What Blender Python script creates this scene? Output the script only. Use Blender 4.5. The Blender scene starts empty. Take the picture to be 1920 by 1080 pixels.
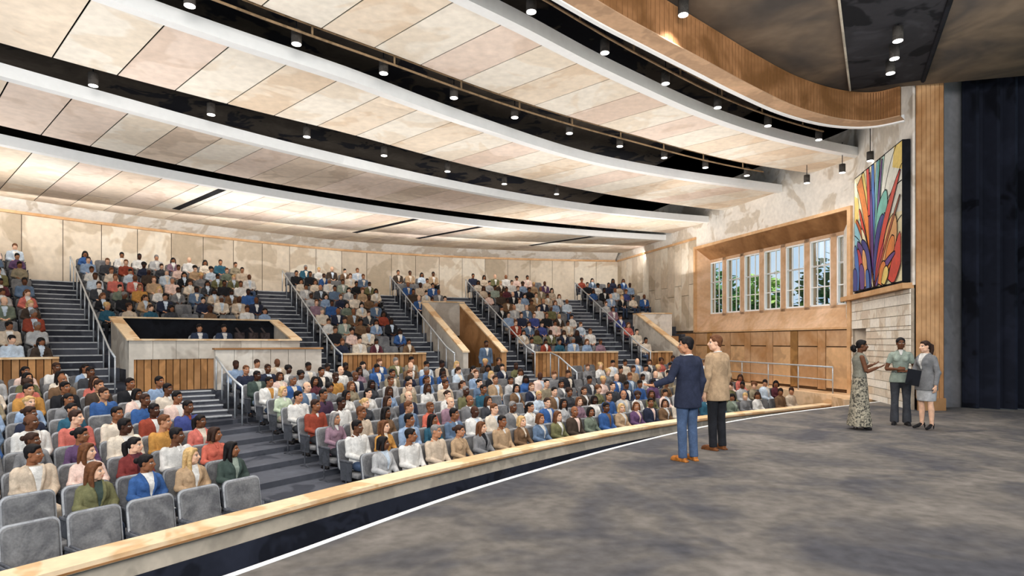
import bpy, bmesh, math, random
import numpy as np
from mathutils import Vector, Matrix
from mathutils.kdtree import KDTree
from math import sin, cos, pi, radians, degrees, atan2, hypot, sqrt

random.seed(11)
RNG = random.Random(5)
SC = bpy.context.scene
COL = SC.collection
CAMZ = 1.7
F = 1150.0

def lin(c):
    out = []
    for v in c[:3]:
        v = v / 255.0
        out.append(v / 12.92 if v <= 0.04045 else ((v + 0.055) / 1.055) ** 2.4)
    return out

# ------------------------------------------------------------------ materials
MATS = {}
def mat(name, rgb, var=0.13, scale=1.2, rough=0.85, coord='pos', emit=0.0, spec=0.15, fine=0.05, tint=None, feat=False, metal=0.0, soft=False):
    """A painted surface: base colour broken into soft-edged washes by noise."""
    if name in MATS:
        return MATS[name]
    m = bpy.data.materials.new(name)
    m.use_nodes = True
    nt = m.node_tree
    N, L = nt.nodes, nt.links
    bsdf = N['Principled BSDF']
    bsdf.inputs['Roughness'].default_value = rough
    bsdf.inputs['Specular IOR Level'].default_value = spec
    bsdf.inputs['Metallic'].default_value = metal
    if coord == 'pos':
        g = N.new('ShaderNodeNewGeometry'); vec = g.outputs['Position']
    else:
        g = N.new('ShaderNodeTexCoord')
        oi = N.new('ShaderNodeObjectInfo')
        mul = N.new('ShaderNodeMath'); mul.operation = 'MULTIPLY'; mul.inputs[1].default_value = 40.0
        L.new(oi.outputs['Random'], mul.inputs[0])
        ad = N.new('ShaderNodeVectorMath'); ad.operation = 'ADD'
        L.new(g.outputs['Object'], ad.inputs[0]); L.new(mul.outputs[0], ad.inputs[1])
        vec = ad.outputs[0]
    n1 = N.new('ShaderNodeTexNoise')
    n1.inputs['Scale'].default_value = scale
    n1.inputs['Detail'].default_value = 3.0
    n1.inputs['Roughness'].default_value = 0.6
    n1.inputs['Distortion'].default_value = 0.6
    L.new(vec, n1.inputs['Vector'])
    r = N.new('ShaderNodeValToRGB')
    base = lin(rgb)
    dark = [max(0.0, c * (1 - 1.5 * var)) for c in base]
    mid = list(base)
    lite = [min(1.0, c * (1 + 1.1 * var)) for c in base]
    if tint is not None:
        dark = lin(tint)
    els = r.color_ramp.elements
    els[0].position = 0.36; els[0].color = (*dark, 1)
    els[1].position = 0.66; els[1].color = (*lite, 1)
    for p, c in (((0.47, [(a + b_) / 2 for a, b_ in zip(dark, mid)]), (0.55, mid)) if soft else ((0.44, dark), (0.485, mid), (0.57, mid))):
        e = els.new(p); e.color = (*c, 1)
    L.new(n1.outputs['Fac'], r.inputs['Fac'])
    n2 = N.new('ShaderNodeTexNoise')
    n2.inputs['Scale'].default_value = scale * 9
    n2.inputs['Detail'].default_value = 4.0
    L.new(vec, n2.inputs['Vector'])
    mr = N.new('ShaderNodeMapRange')
    mr.inputs[1].default_value = 0.3; mr.inputs[2].default_value = 0.7
    mr.inputs[3].default_value = 1 - fine * 2; mr.inputs[4].default_value = 1 + fine
    L.new(n2.outputs['Fac'], mr.inputs[0])
    mx = N.new('ShaderNodeVectorMath'); mx.operation = 'SCALE'
    L.new(r.outputs['Color'], mx.inputs[0]); L.new(mr.outputs[0], mx.inputs['Scale'])
    out = mx.outputs[0]
    if feat:
        at = N.new('ShaderNodeAttribute'); at.attribute_name = 'feat'
        sp = N.new('ShaderNodeSeparateColor'); L.new(at.outputs['Color'], sp.inputs[0])
        lip = [base[0] * 0.85, base[1] * 0.42, base[2] * 0.42]
        for ch, colr, k in ((0, lip, 0.75), (2, (0.75, 0.72, 0.68), 0.9), (1, (0.012, 0.008, 0.006), 0.92)):
            mm = N.new('ShaderNodeMix'); mm.data_type = 'RGBA'
            kk = N.new('ShaderNodeMath'); kk.operation = 'MULTIPLY'; kk.inputs[1].default_value = k
            L.new(sp.outputs[ch], kk.inputs[0]); L.new(kk.outputs[0], mm.inputs[0])
            L.new(out, mm.inputs[6]); mm.inputs[7].default_value = (*colr, 1)
            out = mm.outputs[2]
    L.new(out, bsdf.inputs['Base Color'])
    if emit > 0:
        L.new(out, bsdf.inputs['Emission Color'])
        bsdf.inputs['Emission Strength'].default_value = emit
    MATS[name] = m
    return m

def glow(name, rgb, strength):
    if name in MATS: return MATS[name]
    m = bpy.data.materials.new(name); m.use_nodes = True
    N, L = m.node_tree.nodes, m.node_tree.links
    b = N['Principled BSDF']
    nz = N.new('ShaderNodeTexNoise'); nz.inputs['Scale'].default_value = 8
    mr = N.new('ShaderNodeMapRange'); mr.inputs[3].default_value = strength * .8; mr.inputs[4].default_value = strength * 1.2
    L.new(nz.outputs['Fac'], mr.inputs[0]); L.new(mr.outputs[0], b.inputs['Emission Strength'])
    b.inputs['Base Color'].default_value = (*lin(rgb), 1)
    b.inputs['Emission Color'].default_value = (*lin(rgb), 1)
    MATS[name] = m
    return m

def glass_mat():
    m = bpy.data.materials.new('window glass'); m.use_nodes = True
    N, L = m.node_tree.nodes, m.node_tree.links
    N.remove(N['Principled BSDF'])
    t = N.new('ShaderNodeBsdfTransparent'); g = N.new('ShaderNodeBsdfGlossy')
    t.inputs[0].default_value = (.95, .98, 1, 1)
    g.inputs['Roughness'].default_value = .05
    nz = N.new('ShaderNodeTexNoise'); nz.inputs['Scale'].default_value = 2
    mr = N.new('ShaderNodeMapRange'); mr.inputs[3].default_value = .03; mr.inputs[4].default_value = .09
    L.new(nz.outputs['Fac'], mr.inputs[0])
    mx = N.new('ShaderNodeMixShader')
    L.new(mr.outputs[0], mx.inputs[0]); L.new(t.outputs[0], mx.inputs[1]); L.new(g.outputs[0], mx.inputs[2])
    L.new(mx.outputs[0], N['Material Output'].inputs[0])
    return m

# ------------------------------------------------------------------ mesh builder
class MB:
    def __init__(self):
        self.v, self.f, self.m = [], [], []
        self.cur = 0
    def poly(self, pts, idx=None):
        b = len(self.v)
        self.v.extend([tuple(p) for p in pts])
        self.f.append(tuple(range(b, b + len(pts)))); self.m.append(self.cur if idx is None else idx)
    def add(self, vs, fs, idx=None):
        b = len(self.v)
        self.v.extend([tuple(p) for p in vs])
        for f in fs:
            self.f.append(tuple(b + i for i in f)); self.m.append(self.cur if idx is None else idx)
    def hexa(self, b4, t4, idx=None):
        """box from four bottom and four top corners, counter-clockwise seen from above"""
        self.add(list(b4) + list(t4), [(3, 2, 1, 0), (4, 5, 6, 7), (0, 1, 5, 4), (1, 2, 6, 5), (2, 3, 7, 6), (3, 0, 4, 7)], idx)
    def box(self, c, s, rz=0.0, idx=None, M=None):
        x, y, z = s[0] / 2, s[1] / 2, s[2] / 2
        pts = []
        for dz in (-z, z):
            for dx, dy in ((-x, -y), (x, -y), (x, y), (-x, y)):
                px = dx * cos(rz) - dy * sin(rz); py = dx * sin(rz) + dy * cos(rz)
                p = Vector((c[0] + px, c[1] + py, c[2] + dz))
                if M is not None: p = M @ p
                pts.append(p)
        self.hexa(pts[:4], pts[4:], idx)
    def tube(self, pts, r, n=8, idx=None, cap=True):
        pts = [Vector(p) for p in pts]
        rs = r if isinstance(r, (list, tuple)) else [r] * len(pts)
        vs, fs = [], []
        prev = None
        for i, p in enumerate(pts):
            d = (pts[min(i + 1, len(pts) - 1)] - pts[max(i - 1, 0)])
            d = d.normalized() if d.length > 1e-9 else Vector((0, 0, 1))
            if prev is None:
                a = d.orthogonal().normalized()
            else:
                a = prev - d * prev.dot(d)
                a = a.normalized() if a.length > 1e-6 else d.orthogonal().normalized()
            prev = a
            bb = d.cross(a)
            for k in range(n):
                t = 2 * pi * k / n
                vs.append(p + (a * cos(t) + bb * sin(t)) * rs[i])
        for i in range(len(pts) - 1):
            for k in range(n):
                fs.append((i * n + k, i * n + (k + 1) % n, (i + 1) * n + (k + 1) % n, (i + 1) * n + k))
        if cap:
            fs.append(tuple(range(n - 1, -1, -1)))
            fs.append(tuple((len(pts) - 1) * n + k for k in range(n)))
        self.add(vs, fs, idx)
    def loft(self, rings, idx=None, cap=True):
        n = len(rings[0]); vs = [p for r in rings for p in r]; fs = []
        for i in range(len(rings) - 1):
            for k in range(n):
                fs.append((i * n + k, i * n + (k + 1) % n, (i + 1) * n + (k + 1) % n, (i + 1) * n + k))
        if cap:
            fs.append(tuple(range(n - 1, -1, -1)))
            fs.append(tuple((len(rings) - 1) * n + k for k in range(n)))
        self.add(vs, fs, idx)
    def ell(self, c, r, M=None, nu=14, nv=9, idx=None):
        vs, fs = [], []
        for j in range(nv + 1):
            ph = -pi / 2 + pi * j / nv
            if j in (0, nv):
                vs.append(Vector((0, 0, r[2] * sin(ph)))); continue
            for i in range(nu):
                t = 2 * pi * i / nu
                vs.append(Vector((r[0] * cos(ph) * cos(t), r[1] * cos(ph) * sin(t), r[2] * sin(ph))))
        for i in range(nu):
            fs.append((0, 1 + (i + 1) % nu, 1 + i))
        for j in range(nv - 2):
            a = 1 + j * nu; b = a + nu
            for i in range(nu):
                fs.append((a + i, a + (i + 1) % nu, b + (i + 1) % nu, b + i))
        top = len(vs) - 1; a = 1 + (nv - 2) * nu
        for i in range(nu):
            fs.append((a + i, a + (i + 1) % nu, top))
        c = Vector(c)
        vs = [(M @ (v + c)) if M is not None else v + c for v in vs]
        self.add(vs, fs, idx)
    def mesh(self, name, mats, smooth=False):
        me = bpy.data.meshes.new(name)
        me.from_pydata([tuple(v) for v in self.v], [], self.f)
        for m in (mats if isinstance(mats, (list, tuple)) else [mats]):
            me.materials.append(m)
        me.polygons.foreach_set('material_index', self.m)
        if smooth:
            me.polygons.foreach_set('use_smooth', [True] * len(self.f))
        me.update()
        return me
    def build(self, name, mats, parent=None, smooth=False, recalc=True):
        me = self.mesh(name, mats, smooth)
        if recalc:
            bm = bmesh.new(); bm.from_mesh(me)
            bmesh.ops.recalc_face_normals(bm, faces=bm.faces)
            bm.to_mesh(me); bm.free()
        o = bpy.data.objects.new(name, me); COL.objects.link(o)
        if parent is not None: o.parent = parent
        return o

def tag(o, label=None, cat=None, group=None, kind=None):
    if label: o['label'] = label
    if cat: o['category'] = cat
    if group: o['group'] = group
    if kind: o['kind'] = kind
    return o

def empty(name, loc=(0, 0, 0), rz=0.0):
    o = bpy.data.objects.new(name, None); COL.objects.link(o)
    o.location = loc; o.rotation_euler = (0, 0, rz); o.empty_display_size = .1
    return o

ORD = ['zeroth', 'first', 'second', 'third', 'fourth', 'fifth', 'sixth', 'seventh', 'eighth', 'ninth', 'tenth', 'eleventh', 'twelfth', 'thirteenth', 'fourteenth', 'fifteenth', 'sixteenth', 'seventeenth', 'eighteenth', 'nineteenth', 'twentieth']
_T = ['', '', 'twenty', 'thirty', 'forty', 'fifty', 'sixty']
_TT = ['', '', 'twentieth', 'thirtieth', 'fortieth', 'fiftieth', 'sixtieth']
def ordinal(n):
    if n < 20: return ORD[n]
    return _TT[n // 10] if n % 10 == 0 else _T[n // 10] + '-' + ORD[n % 10]

# ------------------------------------------------------------------ plan of the hall: polar about a point on the stage
CX, CY = 13.8, -11.6
def P(th, R, z=0.0):
    t = radians(th)
    return Vector((CX + R * cos(t), CY + R * sin(t), z))
def tab(pts):
    pts = sorted(pts)
    xs = [p[0] for p in pts]; ys = [p[1] for p in pts]
    def f(t):
        if t < xs[0]: return ys[0] + (t - xs[0]) * (ys[1] - ys[0]) / (xs[1] - xs[0])
        if t > xs[-1]: return ys[-1] + (t - xs[-1]) * (ys[-1] - ys[-2]) / (xs[-1] - xs[-2])
        return float(np.interp(t, xs, ys))
    # smooth the corners of the table
    def g(t):
        return (f(t - 2.5) + 2 * f(t - 1.2) + 3 * f(t) + 2 * f(t + 1.2) + f(t + 2.5)) / 9.0
    return g
Rs = tab([(150, 21.9), (140, 22.1), (133, 22.7), (127.6, 23.45), (124, 23.9), (117.2, 25.0), (108, 26.7), (100.5, 28.1), (96.5, 29.2), (92, 30.2)])
Rb = tab([(150, 44.5), (132, 47.3), (126.5, 48.1), (117.3, 49.5), (108.5, 49.4), (99.5, 48.8), (96, 48.8)])
ROW0, SP, RX = 3.2, 1.0, 36.5          # first row beyond the stage edge, row spacing, back of the lower floor
UR0, USP, NU = 38.25, 0.9, 10
UZ0, UZS = 0.55, 0.375
XZ = 0.32                               # cross aisle level
def low_z(th, R):
    r0 = Rs(th) + ROW0
    return -1.12 + 1.06 * max(0.0, min(1.0, (R - r0) / (RX - r0)))
def heading(p0, p1):
    return atan2(p1.y - p0.y, p1.x - p0.x)
W0 = Vector((11.0, 19.8, 0)); WU = Vector((-.268, .963, 0)).normalized(); WN = Vector((WU.y, -WU.x, 0))   # side wall, along and outward
def wall_dist(p):
    return -((Vector((p[0], p[1], 0)) - W0).dot(WN))
def W(t, out=0.0, z=0.0):
    return W0 + WU * t + WN * out + Vector((0, 0, z))
def arange(a, b, s):
    n = max(1, int(round(abs(b - a) / s)))
    return [a + (b - a) * i / n for i in range(n + 1)]
def px_of(p):
    return (960 + F * p[0] / p[1], 640 - F * (p[2] - CAMZ) / p[1])
# ================================================================== camera, world, light
cam = bpy.data.cameras.new('camera'); cam_o = bpy.data.objects.new('camera', cam); COL.objects.link(cam_o)
cam_o.location = (0, 0, CAMZ); cam_o.rotation_euler = (pi / 2, 0, 0)
cam.sensor_width = 36; cam.lens = F * 36 / 1920; cam.shift_y = 100 / 1920
cam.clip_end = 300; cam.clip_start = .05
SC.camera = cam_o
SC.view_settings.view_transform = 'Standard'
SC.view_settings.look = 'None'
SC.view_settings.exposure = 0.0
SC.cycles.use_denoising = True
SC.cycles.max_bounces = 6
SC.cycles.diffuse_bounces = 3
SC.cycles.adaptive_threshold = .02
SC.cycles.sample_clamp_indirect = 4.0
SC.cycles.caustics_reflective = False; SC.cycles.caustics_refractive = False

w = bpy.data.worlds.new('sky'); SC.world = w; w.use_nodes = True
N, L = w.node_tree.nodes, w.node_tree.links
bg = N['Background']
tc = N.new('ShaderNodeTexCoord'); nz = N.new('ShaderNodeTexNoise')
nz.inputs['Scale'].default_value = 5; nz.inputs['Detail'].default_value = 4
L.new(tc.outputs['Generated'], nz.inputs['Vector'])
cr = N.new('ShaderNodeValToRGB')
cr.color_ramp.elements[0].position = .46; cr.color_ramp.elements[0].color = (*lin((158, 204, 238)), 1)
cr.color_ramp.elements[1].position = .74; cr.color_ramp.elements[1].color = (*lin((245, 248, 250)), 1)
L.new(nz.outputs['Fac'], cr.inputs['Fac']); L.new(cr.outputs['Color'], bg.inputs['Color'])
bg.inputs['Strength'].default_value = 1.0

def area(name, loc, size, power, rot=(0, 0, 0), color=(1, 1, 1)):
    l = bpy.data.lights.new(name, 'AREA'); l.shape = 'RECTANGLE'; l.size, l.size_y = size
    l.energy = power; l.color = color
    o = bpy.data.objects.new(name, l); COL.objects.link(o); o.location = loc; o.rotation_euler = rot
    return o
AX = Vector((-.725, .688, 0)).normalized()      # axis of the hall, stage to back
PX = Vector((AX.y, -AX.x, 0))                   # across, towards the side wall
axr = atan2(PX.y, PX.x)
WARM = (1.0, .965, .925)
# unseen area lights added in mid-air to brighten the ceiling clouds
for (th, R, z, sx, sy, pw) in ((112, 33, 4.6, 12, 3, 800), (126, 33, 4.6, 10, 3, 700), (104, 40, 4.9, 9, 3, 800), (117, 42.5, 5.2, 13, 2.5, 930), (130, 41.5, 5.2, 12, 2.5, 930), (120, 27, 4.4, 12, 2.5, 620), (140, 30, 4.6, 9, 4, 620), (140, 38, 5, 9, 4, 650), (105, 30.5, 4.6, 7, 2.5, 350)):
    p = P(th, R, z)
    area('ceiling_fill', p, (sx, sy), pw * .215, (pi, 0, radians(th) + pi / 2), WARM)

def aimed(name, loc, to, size, power, color=WARM):
    d = (Vector(to) - Vector(loc)).normalized()
    o = area(name, loc, size, power, d.to_track_quat('-Z', 'Y').to_euler(), color); return o
aimed('audience_fill', (-2.5, -4.0, 5.6), (-5, 18, .5), (10, 3), 1350)  # added fill behind the camera, brightens the audience; no fixture here
aimed('stage_side_fill', (3.0, -4.0, 5.6), (8, 14, 1.5), (8, 3), 900)  # second unseen fill behind the camera, added for the far stage side
for th in (103, 113, 123, 133): aimed('back_wall_fill', P(th, 45.2, 6.4), P(th, 49.5, 5.0), (7.5, .5), 85)  # added fills turned away from the camera, brighten the back wall
aimed('window_wall_fill', W(4.5, -5.5, 6.0), W(4.5, 0, 3.6), (9, 1.2), 140)  # unseen fill added to lift the window wall
area('stage_ceiling_fill', (8.0, 9.0, 4.6), (5, 5), 190, (pi, 0, 0), WARM)  # added upward fill, back to the camera, lightens the stage ceiling
area('stage_ceiling_fill', (3.0, 5.0, 4.8), (5, 4), 120, (pi, 0, 0), WARM)  # another unseen upward fill added under the stage ceiling
sun = bpy.data.lights.new('sun', 'SUN'); sun.energy = 4.0; sun.angle = .05; sun.color = (1, .96, .88)
so = bpy.data.objects.new('sun', sun); COL.objects.link(so); so.rotation_euler = ((WU * .5) + Vector((.1, .02, -.8))).to_track_quat('-Z', 'Y').to_euler()
for (x, y) in ((1.5, 6.5), (4.5, 9.5), (7.5, 9.0), (5.5, 5.0)):  # extra spots without housings, added to brighten the stage from above
    l = bpy.data.lights.new('stage_fill_spot', 'SPOT'); l.energy = 420; l.spot_size = radians(120); l.spot_blend = .9; l.shadow_soft_size = .25; l.color = WARM
    o = bpy.data.objects.new('stage_fill_spot', l); COL.objects.link(o); o.location = (x, y, 7.5)
# ================================================================== materials of the building
m_stage = mat('stage floor paint', (110, 105, 100), .26, .75, .7, tint=(76, 76, 81), fine=.14, soft=True)
m_black = mat('black paint', (22, 24, 30), .3, 1.5, .8)
m_navy = mat('dark navy paint', (38, 42, 54), .3, 1.2, .8)
m_wood = mat('pale oak', (222, 180, 136), .1, .9, .7, tint=(204, 158, 112), soft=True)
m_woodd = mat('brown oak', (176, 132, 90), .16, .8, .7, tint=(148, 106, 66), soft=True)
m_cap = mat('light oak cap', (236, 210, 174), .08, 1.0, .6, tint=(216, 178, 134))
m_seam = mat('seam', (92, 66, 44), .1, 4, .9)
m_fascia = mat('grey beige plaster', (190, 180, 164), .14, 1.1)
m_white = mat('white plaster', (238, 230, 219), .06, .8, tint=(212, 199, 182))
m_wht = mat('white metal', (248, 248, 246), .01, .8, fine=.015)
m_pan = [mat('wall panel a', (226, 211, 190), .1, .55, tint=(203, 186, 163)), mat('wall panel b', (213, 197, 176), .1, .55, tint=(190, 173, 150)), mat('wall panel c', (235, 223, 204), .07, .6, tint=(214, 196, 172))]
m_joint = mat('panel joint', (96, 86, 76), .1, 3)
m_clo = [mat('ceiling panel cream', (246, 229, 207), .06, .6, tint=(235, 213, 187)), mat('ceiling panel ivory', (250, 241, 226), .04, .6, tint=(242, 228, 208)), mat('ceiling panel sand', (232, 213, 193), .07, .6, tint=(214, 194, 174)), mat('ceiling panel blush', (244, 224, 208), .05, .6, tint=(232, 210, 192))]
m_cjoint = mat('ceiling joint', (104, 94, 86), .1, 3)
m_dark = mat('dark ceiling', (100, 92, 84), .25, .9, tint=(46, 47, 56))
m_slot = mat('slot black', (26, 27, 32), .3, 1.5)
m_pipe = mat('bronze pipe', (146, 122, 94), .2, 3)
m_stceil = mat('stage ceiling', (112, 98, 84), .2, .5, tint=(78, 72, 68), soft=True)
m_floor = mat('auditorium carpet', (82, 85, 94), .2, .9, tint=(58, 61, 70))
m_nose = mat('pale step edge', (196, 200, 204), .1, 4)
m_rail = mat('brushed steel', (196, 203, 210), .08, 5, .35, spec=.5, metal=.35)
m_walk = mat('sand floor', (232, 198, 160), .1, .8, tint=(208, 170, 130))
m_conc = mat('pale concrete', (206, 198, 186), .12, .7, tint=(182, 172, 160))
m_stone = [mat('limestone a', (240, 230, 214), .06, 1.3, tint=(222, 206, 186)), mat('limestone b', (230, 217, 199), .06, 1.3, tint=(212, 196, 174)), mat('limestone c', (247, 240, 228), .04, 1.3)]
m_grey = mat('grey side panel', (128, 126, 128), .14, .8)
m_curtain = mat('black curtain', (28, 31, 42), .4, .8, tint=(12, 14, 22))
m_glass = glass_mat()
m_lampg = glow('lamp glass', (255, 252, 244), 5.0)
m_can = mat('lamp housing', (70, 66, 62), .2, 6)

# ================================================================== stage
arc = arange(160, 93, 1.0)
edge = [P(t, Rs(t), 0) for t in arc]
far = [Vector((13.0, 18.9, 0)), Vector((17.5, 19.0, 0)), Vector((17.5, -7, 0)), Vector((-4, -7, 0))]
pl = edge + far
b = MB()
# triangulated as a fan between the edge and an inner point chain
bm = bmesh.new()
vt = [bm.verts.new(p) for p in pl]; f = bm.faces.new(vt)
bmesh.ops.triangulate(bm, faces=[f])
ret = bmesh.ops.extrude_face_region(bm, geom=bm.faces[:])
for v_ in [g for g in ret['geom'] if isinstance(g, bmesh.types.BMVert)]: v_.co.z = -1.2
bmesh.ops.recalc_face_normals(bm, faces=bm.faces)
me = bpy.data.meshes.new('floor_stage'); bm.to_mesh(me); bm.free()
me.materials.append(m_stage); me.materials.append(m_black)
for p in me.polygons:
    p.material_index = 0 if p.normal.z > .5 else 1
stage = bpy.data.objects.new('floor_stage', me); COL.objects.link(stage)
tag(stage, 'dark charcoal painted stage floor with curved front edge', kind='structure')
b = MB()
for t0, t1 in zip(arc[:-1], arc[1:]):
    b.hexa([P(t0, Rs(t0) - .05, .001), P(t1, Rs(t1) - .05, .001), P(t1, Rs(t1) + .012, .001), P(t0, Rs(t0) + .012, .001)],
           [P(t0, Rs(t0) - .05, .008), P(t1, Rs(t1) - .05, .008), P(t1, Rs(t1) + .012, .008), P(t0, Rs(t0) + .012, .008)])
b.build('edge_strip', m_wht, stage)

# ------------------------------------------------ low wall between stage and seats
LW = 2.32
arc2 = arange(150, 96.6, .9)
rw = empty('curved_low_wall', P(120, Rs(120) + LW, -1.12))
tag(rw, 'low curved wall with pale oak cap between stage and front seats', 'low wall')
def ring(bld, arcs, r0, r1, z0, z1, idx=None):
    for t0, t1 in zip(arcs[:-1], arcs[1:]):
        bld.hexa([P(t0, r0(t0), z0), P(t1, r0(t1), z0), P(t1, r1(t1), z0), P(t0, r1(t0), z0)],
                 [P(t0, r0(t0), z1), P(t1, r0(t1), z1), P(t1, r1(t1), z1), P(t0, r1(t0), z1)], idx)
def child(bld, name, m, parent, smooth=False):
    o = bld.build(name, m, parent, smooth)
    o.matrix_parent_inverse = Matrix.Translation(parent.location).inverted() if parent.rotation_euler.z == 0 else parent.matrix_basis.inverted()
    return o
b = MB(); ring(b, arc2, lambda t: Rs(t) + LW - .2, lambda t: Rs(t) + LW + .2, -.36, -.29); child(b, 'cap', m_cap, rw)
b = MB(); ring(b, arc2, lambda t: Rs(t) + LW - .205, lambda t: Rs(t) + LW - .2, -.355, -.335); child(b, 'cap_edge', m_woodd, rw)
b = MB(); ring(b, arc2, lambda t: Rs(t) + LW - .12, lambda t: Rs(t) + LW + .1, -.57, -.36); child(b, 'upper_panel', m_fascia, rw)
b = MB(); ring(b, arc2, lambda t: Rs(t) + LW - .14, lambda t: Rs(t) + LW + .1, -1.2, -.57); child(b, 'base', m_navy, rw)

# ================================================================== auditorium floor
LA = 128.6                               # lower aisle
b = MB()
arc3 = arange(152, 95, 1.0)
# pit
ring(b, arc3, lambda t: Rs(t) - .05, lambda t: Rs(t) + ROW0 - .6, -1.3, -1.121)
NROW = 12
def low_edges(t, i):
    r0 = Rs(t) + ROW0
    return min(r0 + i * SP - .6, RX)
for i in range(NROW):
    for t0, t1 in zip(arc3[:-1], arc3[1:]):
        a0, a1 = low_edges(t0, i), low_edges(t1, i)
        c0, c1 = low_edges(t0, i + 1), low_edges(t1, i + 1)
        if c0 - a0 < .02 and c1 - a1 < .02: continue
        z0, z1 = low_z(t0, Rs(t0) + ROW0 + i * SP), low_z(t1, Rs(t1) + ROW0 + i * SP)
        b.hexa([P(t0, a0, -1.4), P(t1, a1, -1.4), P(t1, c1, -1.4), P(t0, c0, -1.4)], [P(t0, a0, z0), P(t1, a1, z1), P(t1, c1, z1), P(t0, c0, z0)])
VT = (112.3, 114.9)                      # doorway cut in the upper seats
BT = (123.5, 130.6)                      # sound booth
def seg(ta, tb): return arange(tb, ta, .8)
# cross aisle
ring(b, seg(114.9, 152), lambda t: RX, lambda t: 37.6, -1.4, XZ)
ring(b, seg(98.3, 112.3), lambda t: RX, lambda t: 37.6, -1.4, XZ)
ring(b, seg(112.3, 114.9), lambda t: RX, lambda t: 43.5, -1.4, 0.0)
# upper tiers
def usolid(i, ta, tb):
    r0 = UR0 + i * USP - .5 if i else 37.6
    r1 = UR0 + (i + 1) * USP - .5
    z = UZ0 + i * UZS
    ring(b, seg(ta, tb), lambda t: r0, (lambda t: r1) if i < NU - 1 else (lambda t: Rb(t) + .3), -1.4, z)
for i in range(NU):
    spans = [(96, 152)]
    if i < 5: spans = [(96, VT[0]), (VT[1], 152)]
    if i < 3: spans = [(96, VT[0]), (VT[1], BT[0]), (BT[1], 152)]
    if i < 4: spans[0] = (100.75, spans[0][1])
    for s_ in spans: usolid(i, *s_)
ring(b, seg(*BT), lambda t: 37.6, lambda t: UR0 + 3 * USP - .5, -1.4, .92)
fb_ = b

# side walkway beside the window wall
b = MB()
pts = [W(-1.3, 0.02), W(16, 0.02), W(16, -1.35), W(6, -1.5), W(1, -1.35), W(-1.3, -1.6)]
b.hexa([W(-.9, .02, -1.3), W(17, .02, -1.3), W(17, -.95, -1.3), W(-.9, -.95, -1.3)], [W(-.9, .02, .0), W(17, .02, .1), W(17, -.95, .1), W(-.9, -.95, .0)])
b.hexa([(9.7, 17.9, -1.3), (13.2, 17.9, -1.3), (13.2, 23, -1.3), (9.9, 19.0, -1.3)], [(9.7, 17.9, .004), (13.2, 17.9, .004), (13.2, 23, .004), (9.9, 19.0, .004)])
wk = b.build('floor_walkway', m_walk); tag(wk, 'sand coloured walkway along the window wall', kind='structure')

# ================================================================== aisle stairs with pale step edges
def aisle(th, label, half=.62):
    e = empty('aisle_stairs', P(th, 37.6, XZ)); tag(e, label, 'stairs')
    b = MB(); nb = MB()
    hw = lambda R: degrees(half / R)
    for i in range(NU):
        z1 = UZ0 + i * UZS; z0 = XZ if i == 0 else z1 - UZS
        rr = UR0 + i * USP - .5 if i else 37.6
        # half step in front of every tier, and the tier's own nosing
        zm = (z0 + z1) / 2
        d = hw(rr)
        b.hexa([P(th - d, rr - .4, z0 + .002), P(th + d, rr - .4, z0 + .002), P(th + d, rr - .002, z0 + .002), P(th - d, rr - .002, z0 + .002)],
               [P(th - d, rr - .4, zm), P(th + d, rr - .4, zm), P(th + d, rr - .002, zm), P(th - d, rr - .002, zm)])
        for (r_, z_) in ((rr - .4, zm), (rr, z1)):
            nb.hexa([P(th - d, r_ - .012, z_ - .03), P(th + d, r_ - .012, z_ - .03), P(th + d, r_ + .05, z_ - .03), P(th - d, r_ + .05, z_ - .03)],
                    [P(th - d, r_ - .012, z_ + .006), P(th + d, r_ - .012, z_ + .006), P(th + d, r_ + .05, z_ + .006), P(th - d, r_ + .05, z_ + .006)])
    child(b, 'half_steps', m_floor, e); child(nb, 'step_edges', m_nose, e)
AISLES = [131.95, 122.3, 115.85, 111.25, 103.7]
AHALF = [.62, .62, .42, .62, .62]
ALAB = ['carpeted steps beside the sound booth nearest the edge of the hall', 'carpeted steps between the sound booth and the doorway', 'narrow carpeted steps on the booth side of the doorway',
        'carpeted steps on the window side of the doorway', 'carpeted steps closest to the window wall']
for a_, l_, h_ in zip(AISLES, ALAB, AHALF): aisle(a_, l_, h_)
# lower steps
def lower_steps(th, n, label, half=.75):
    e = empty('aisle_stairs', P(th, 36, 0)); tag(e, label, 'stairs')
    b = MB(); nb = MB()
    zt = XZ; zb = low_z(th, RX - n * .42)
    for k in range(n):
        r1 = RX - k * .42; r0 = r1 - .42; z = zt - (k + 1) * (zt - zb) / (n + 1)
        d = degrees(half / r1)
        b.hexa([P(th - d, r0, -1.2), P(th + d, r0, -1.2), P(th + d, r1 - .003, -1.2), P(th - d, r1 - .003, -1.2)], [P(th - d, r0, z), P(th + d, r0, z), P(th + d, r1 - .003, z), P(th - d, r1 - .003, z)])
    for k in range(n + 1):
        r1 = RX - k * .42; z = zt - k * (zt - zb) / (n + 1); d = degrees(half / r1)
        nb.hexa([P(th - d, r1 - .01, z - .03), P(th + d, r1 - .01, z - .03), P(th + d, r1 + .05, z - .03), P(th - d, r1 + .05, z - .03)],
                [P(th - d, r1 - .01, z + .006), P(th + d, r1 - .01, z + .006), P(th + d, r1 + .05, z + .006), P(th - d, r1 + .05, z + .006)])
    child(b, 'steps', m_floor, e); child(nb, 'step_edges', m_nose, e)
lower_steps(129.2, 5, 'short flight of steps below the sound booth', 1.0)
lower_steps(110.9, 4, 'short flight of steps below the doorway')

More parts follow.
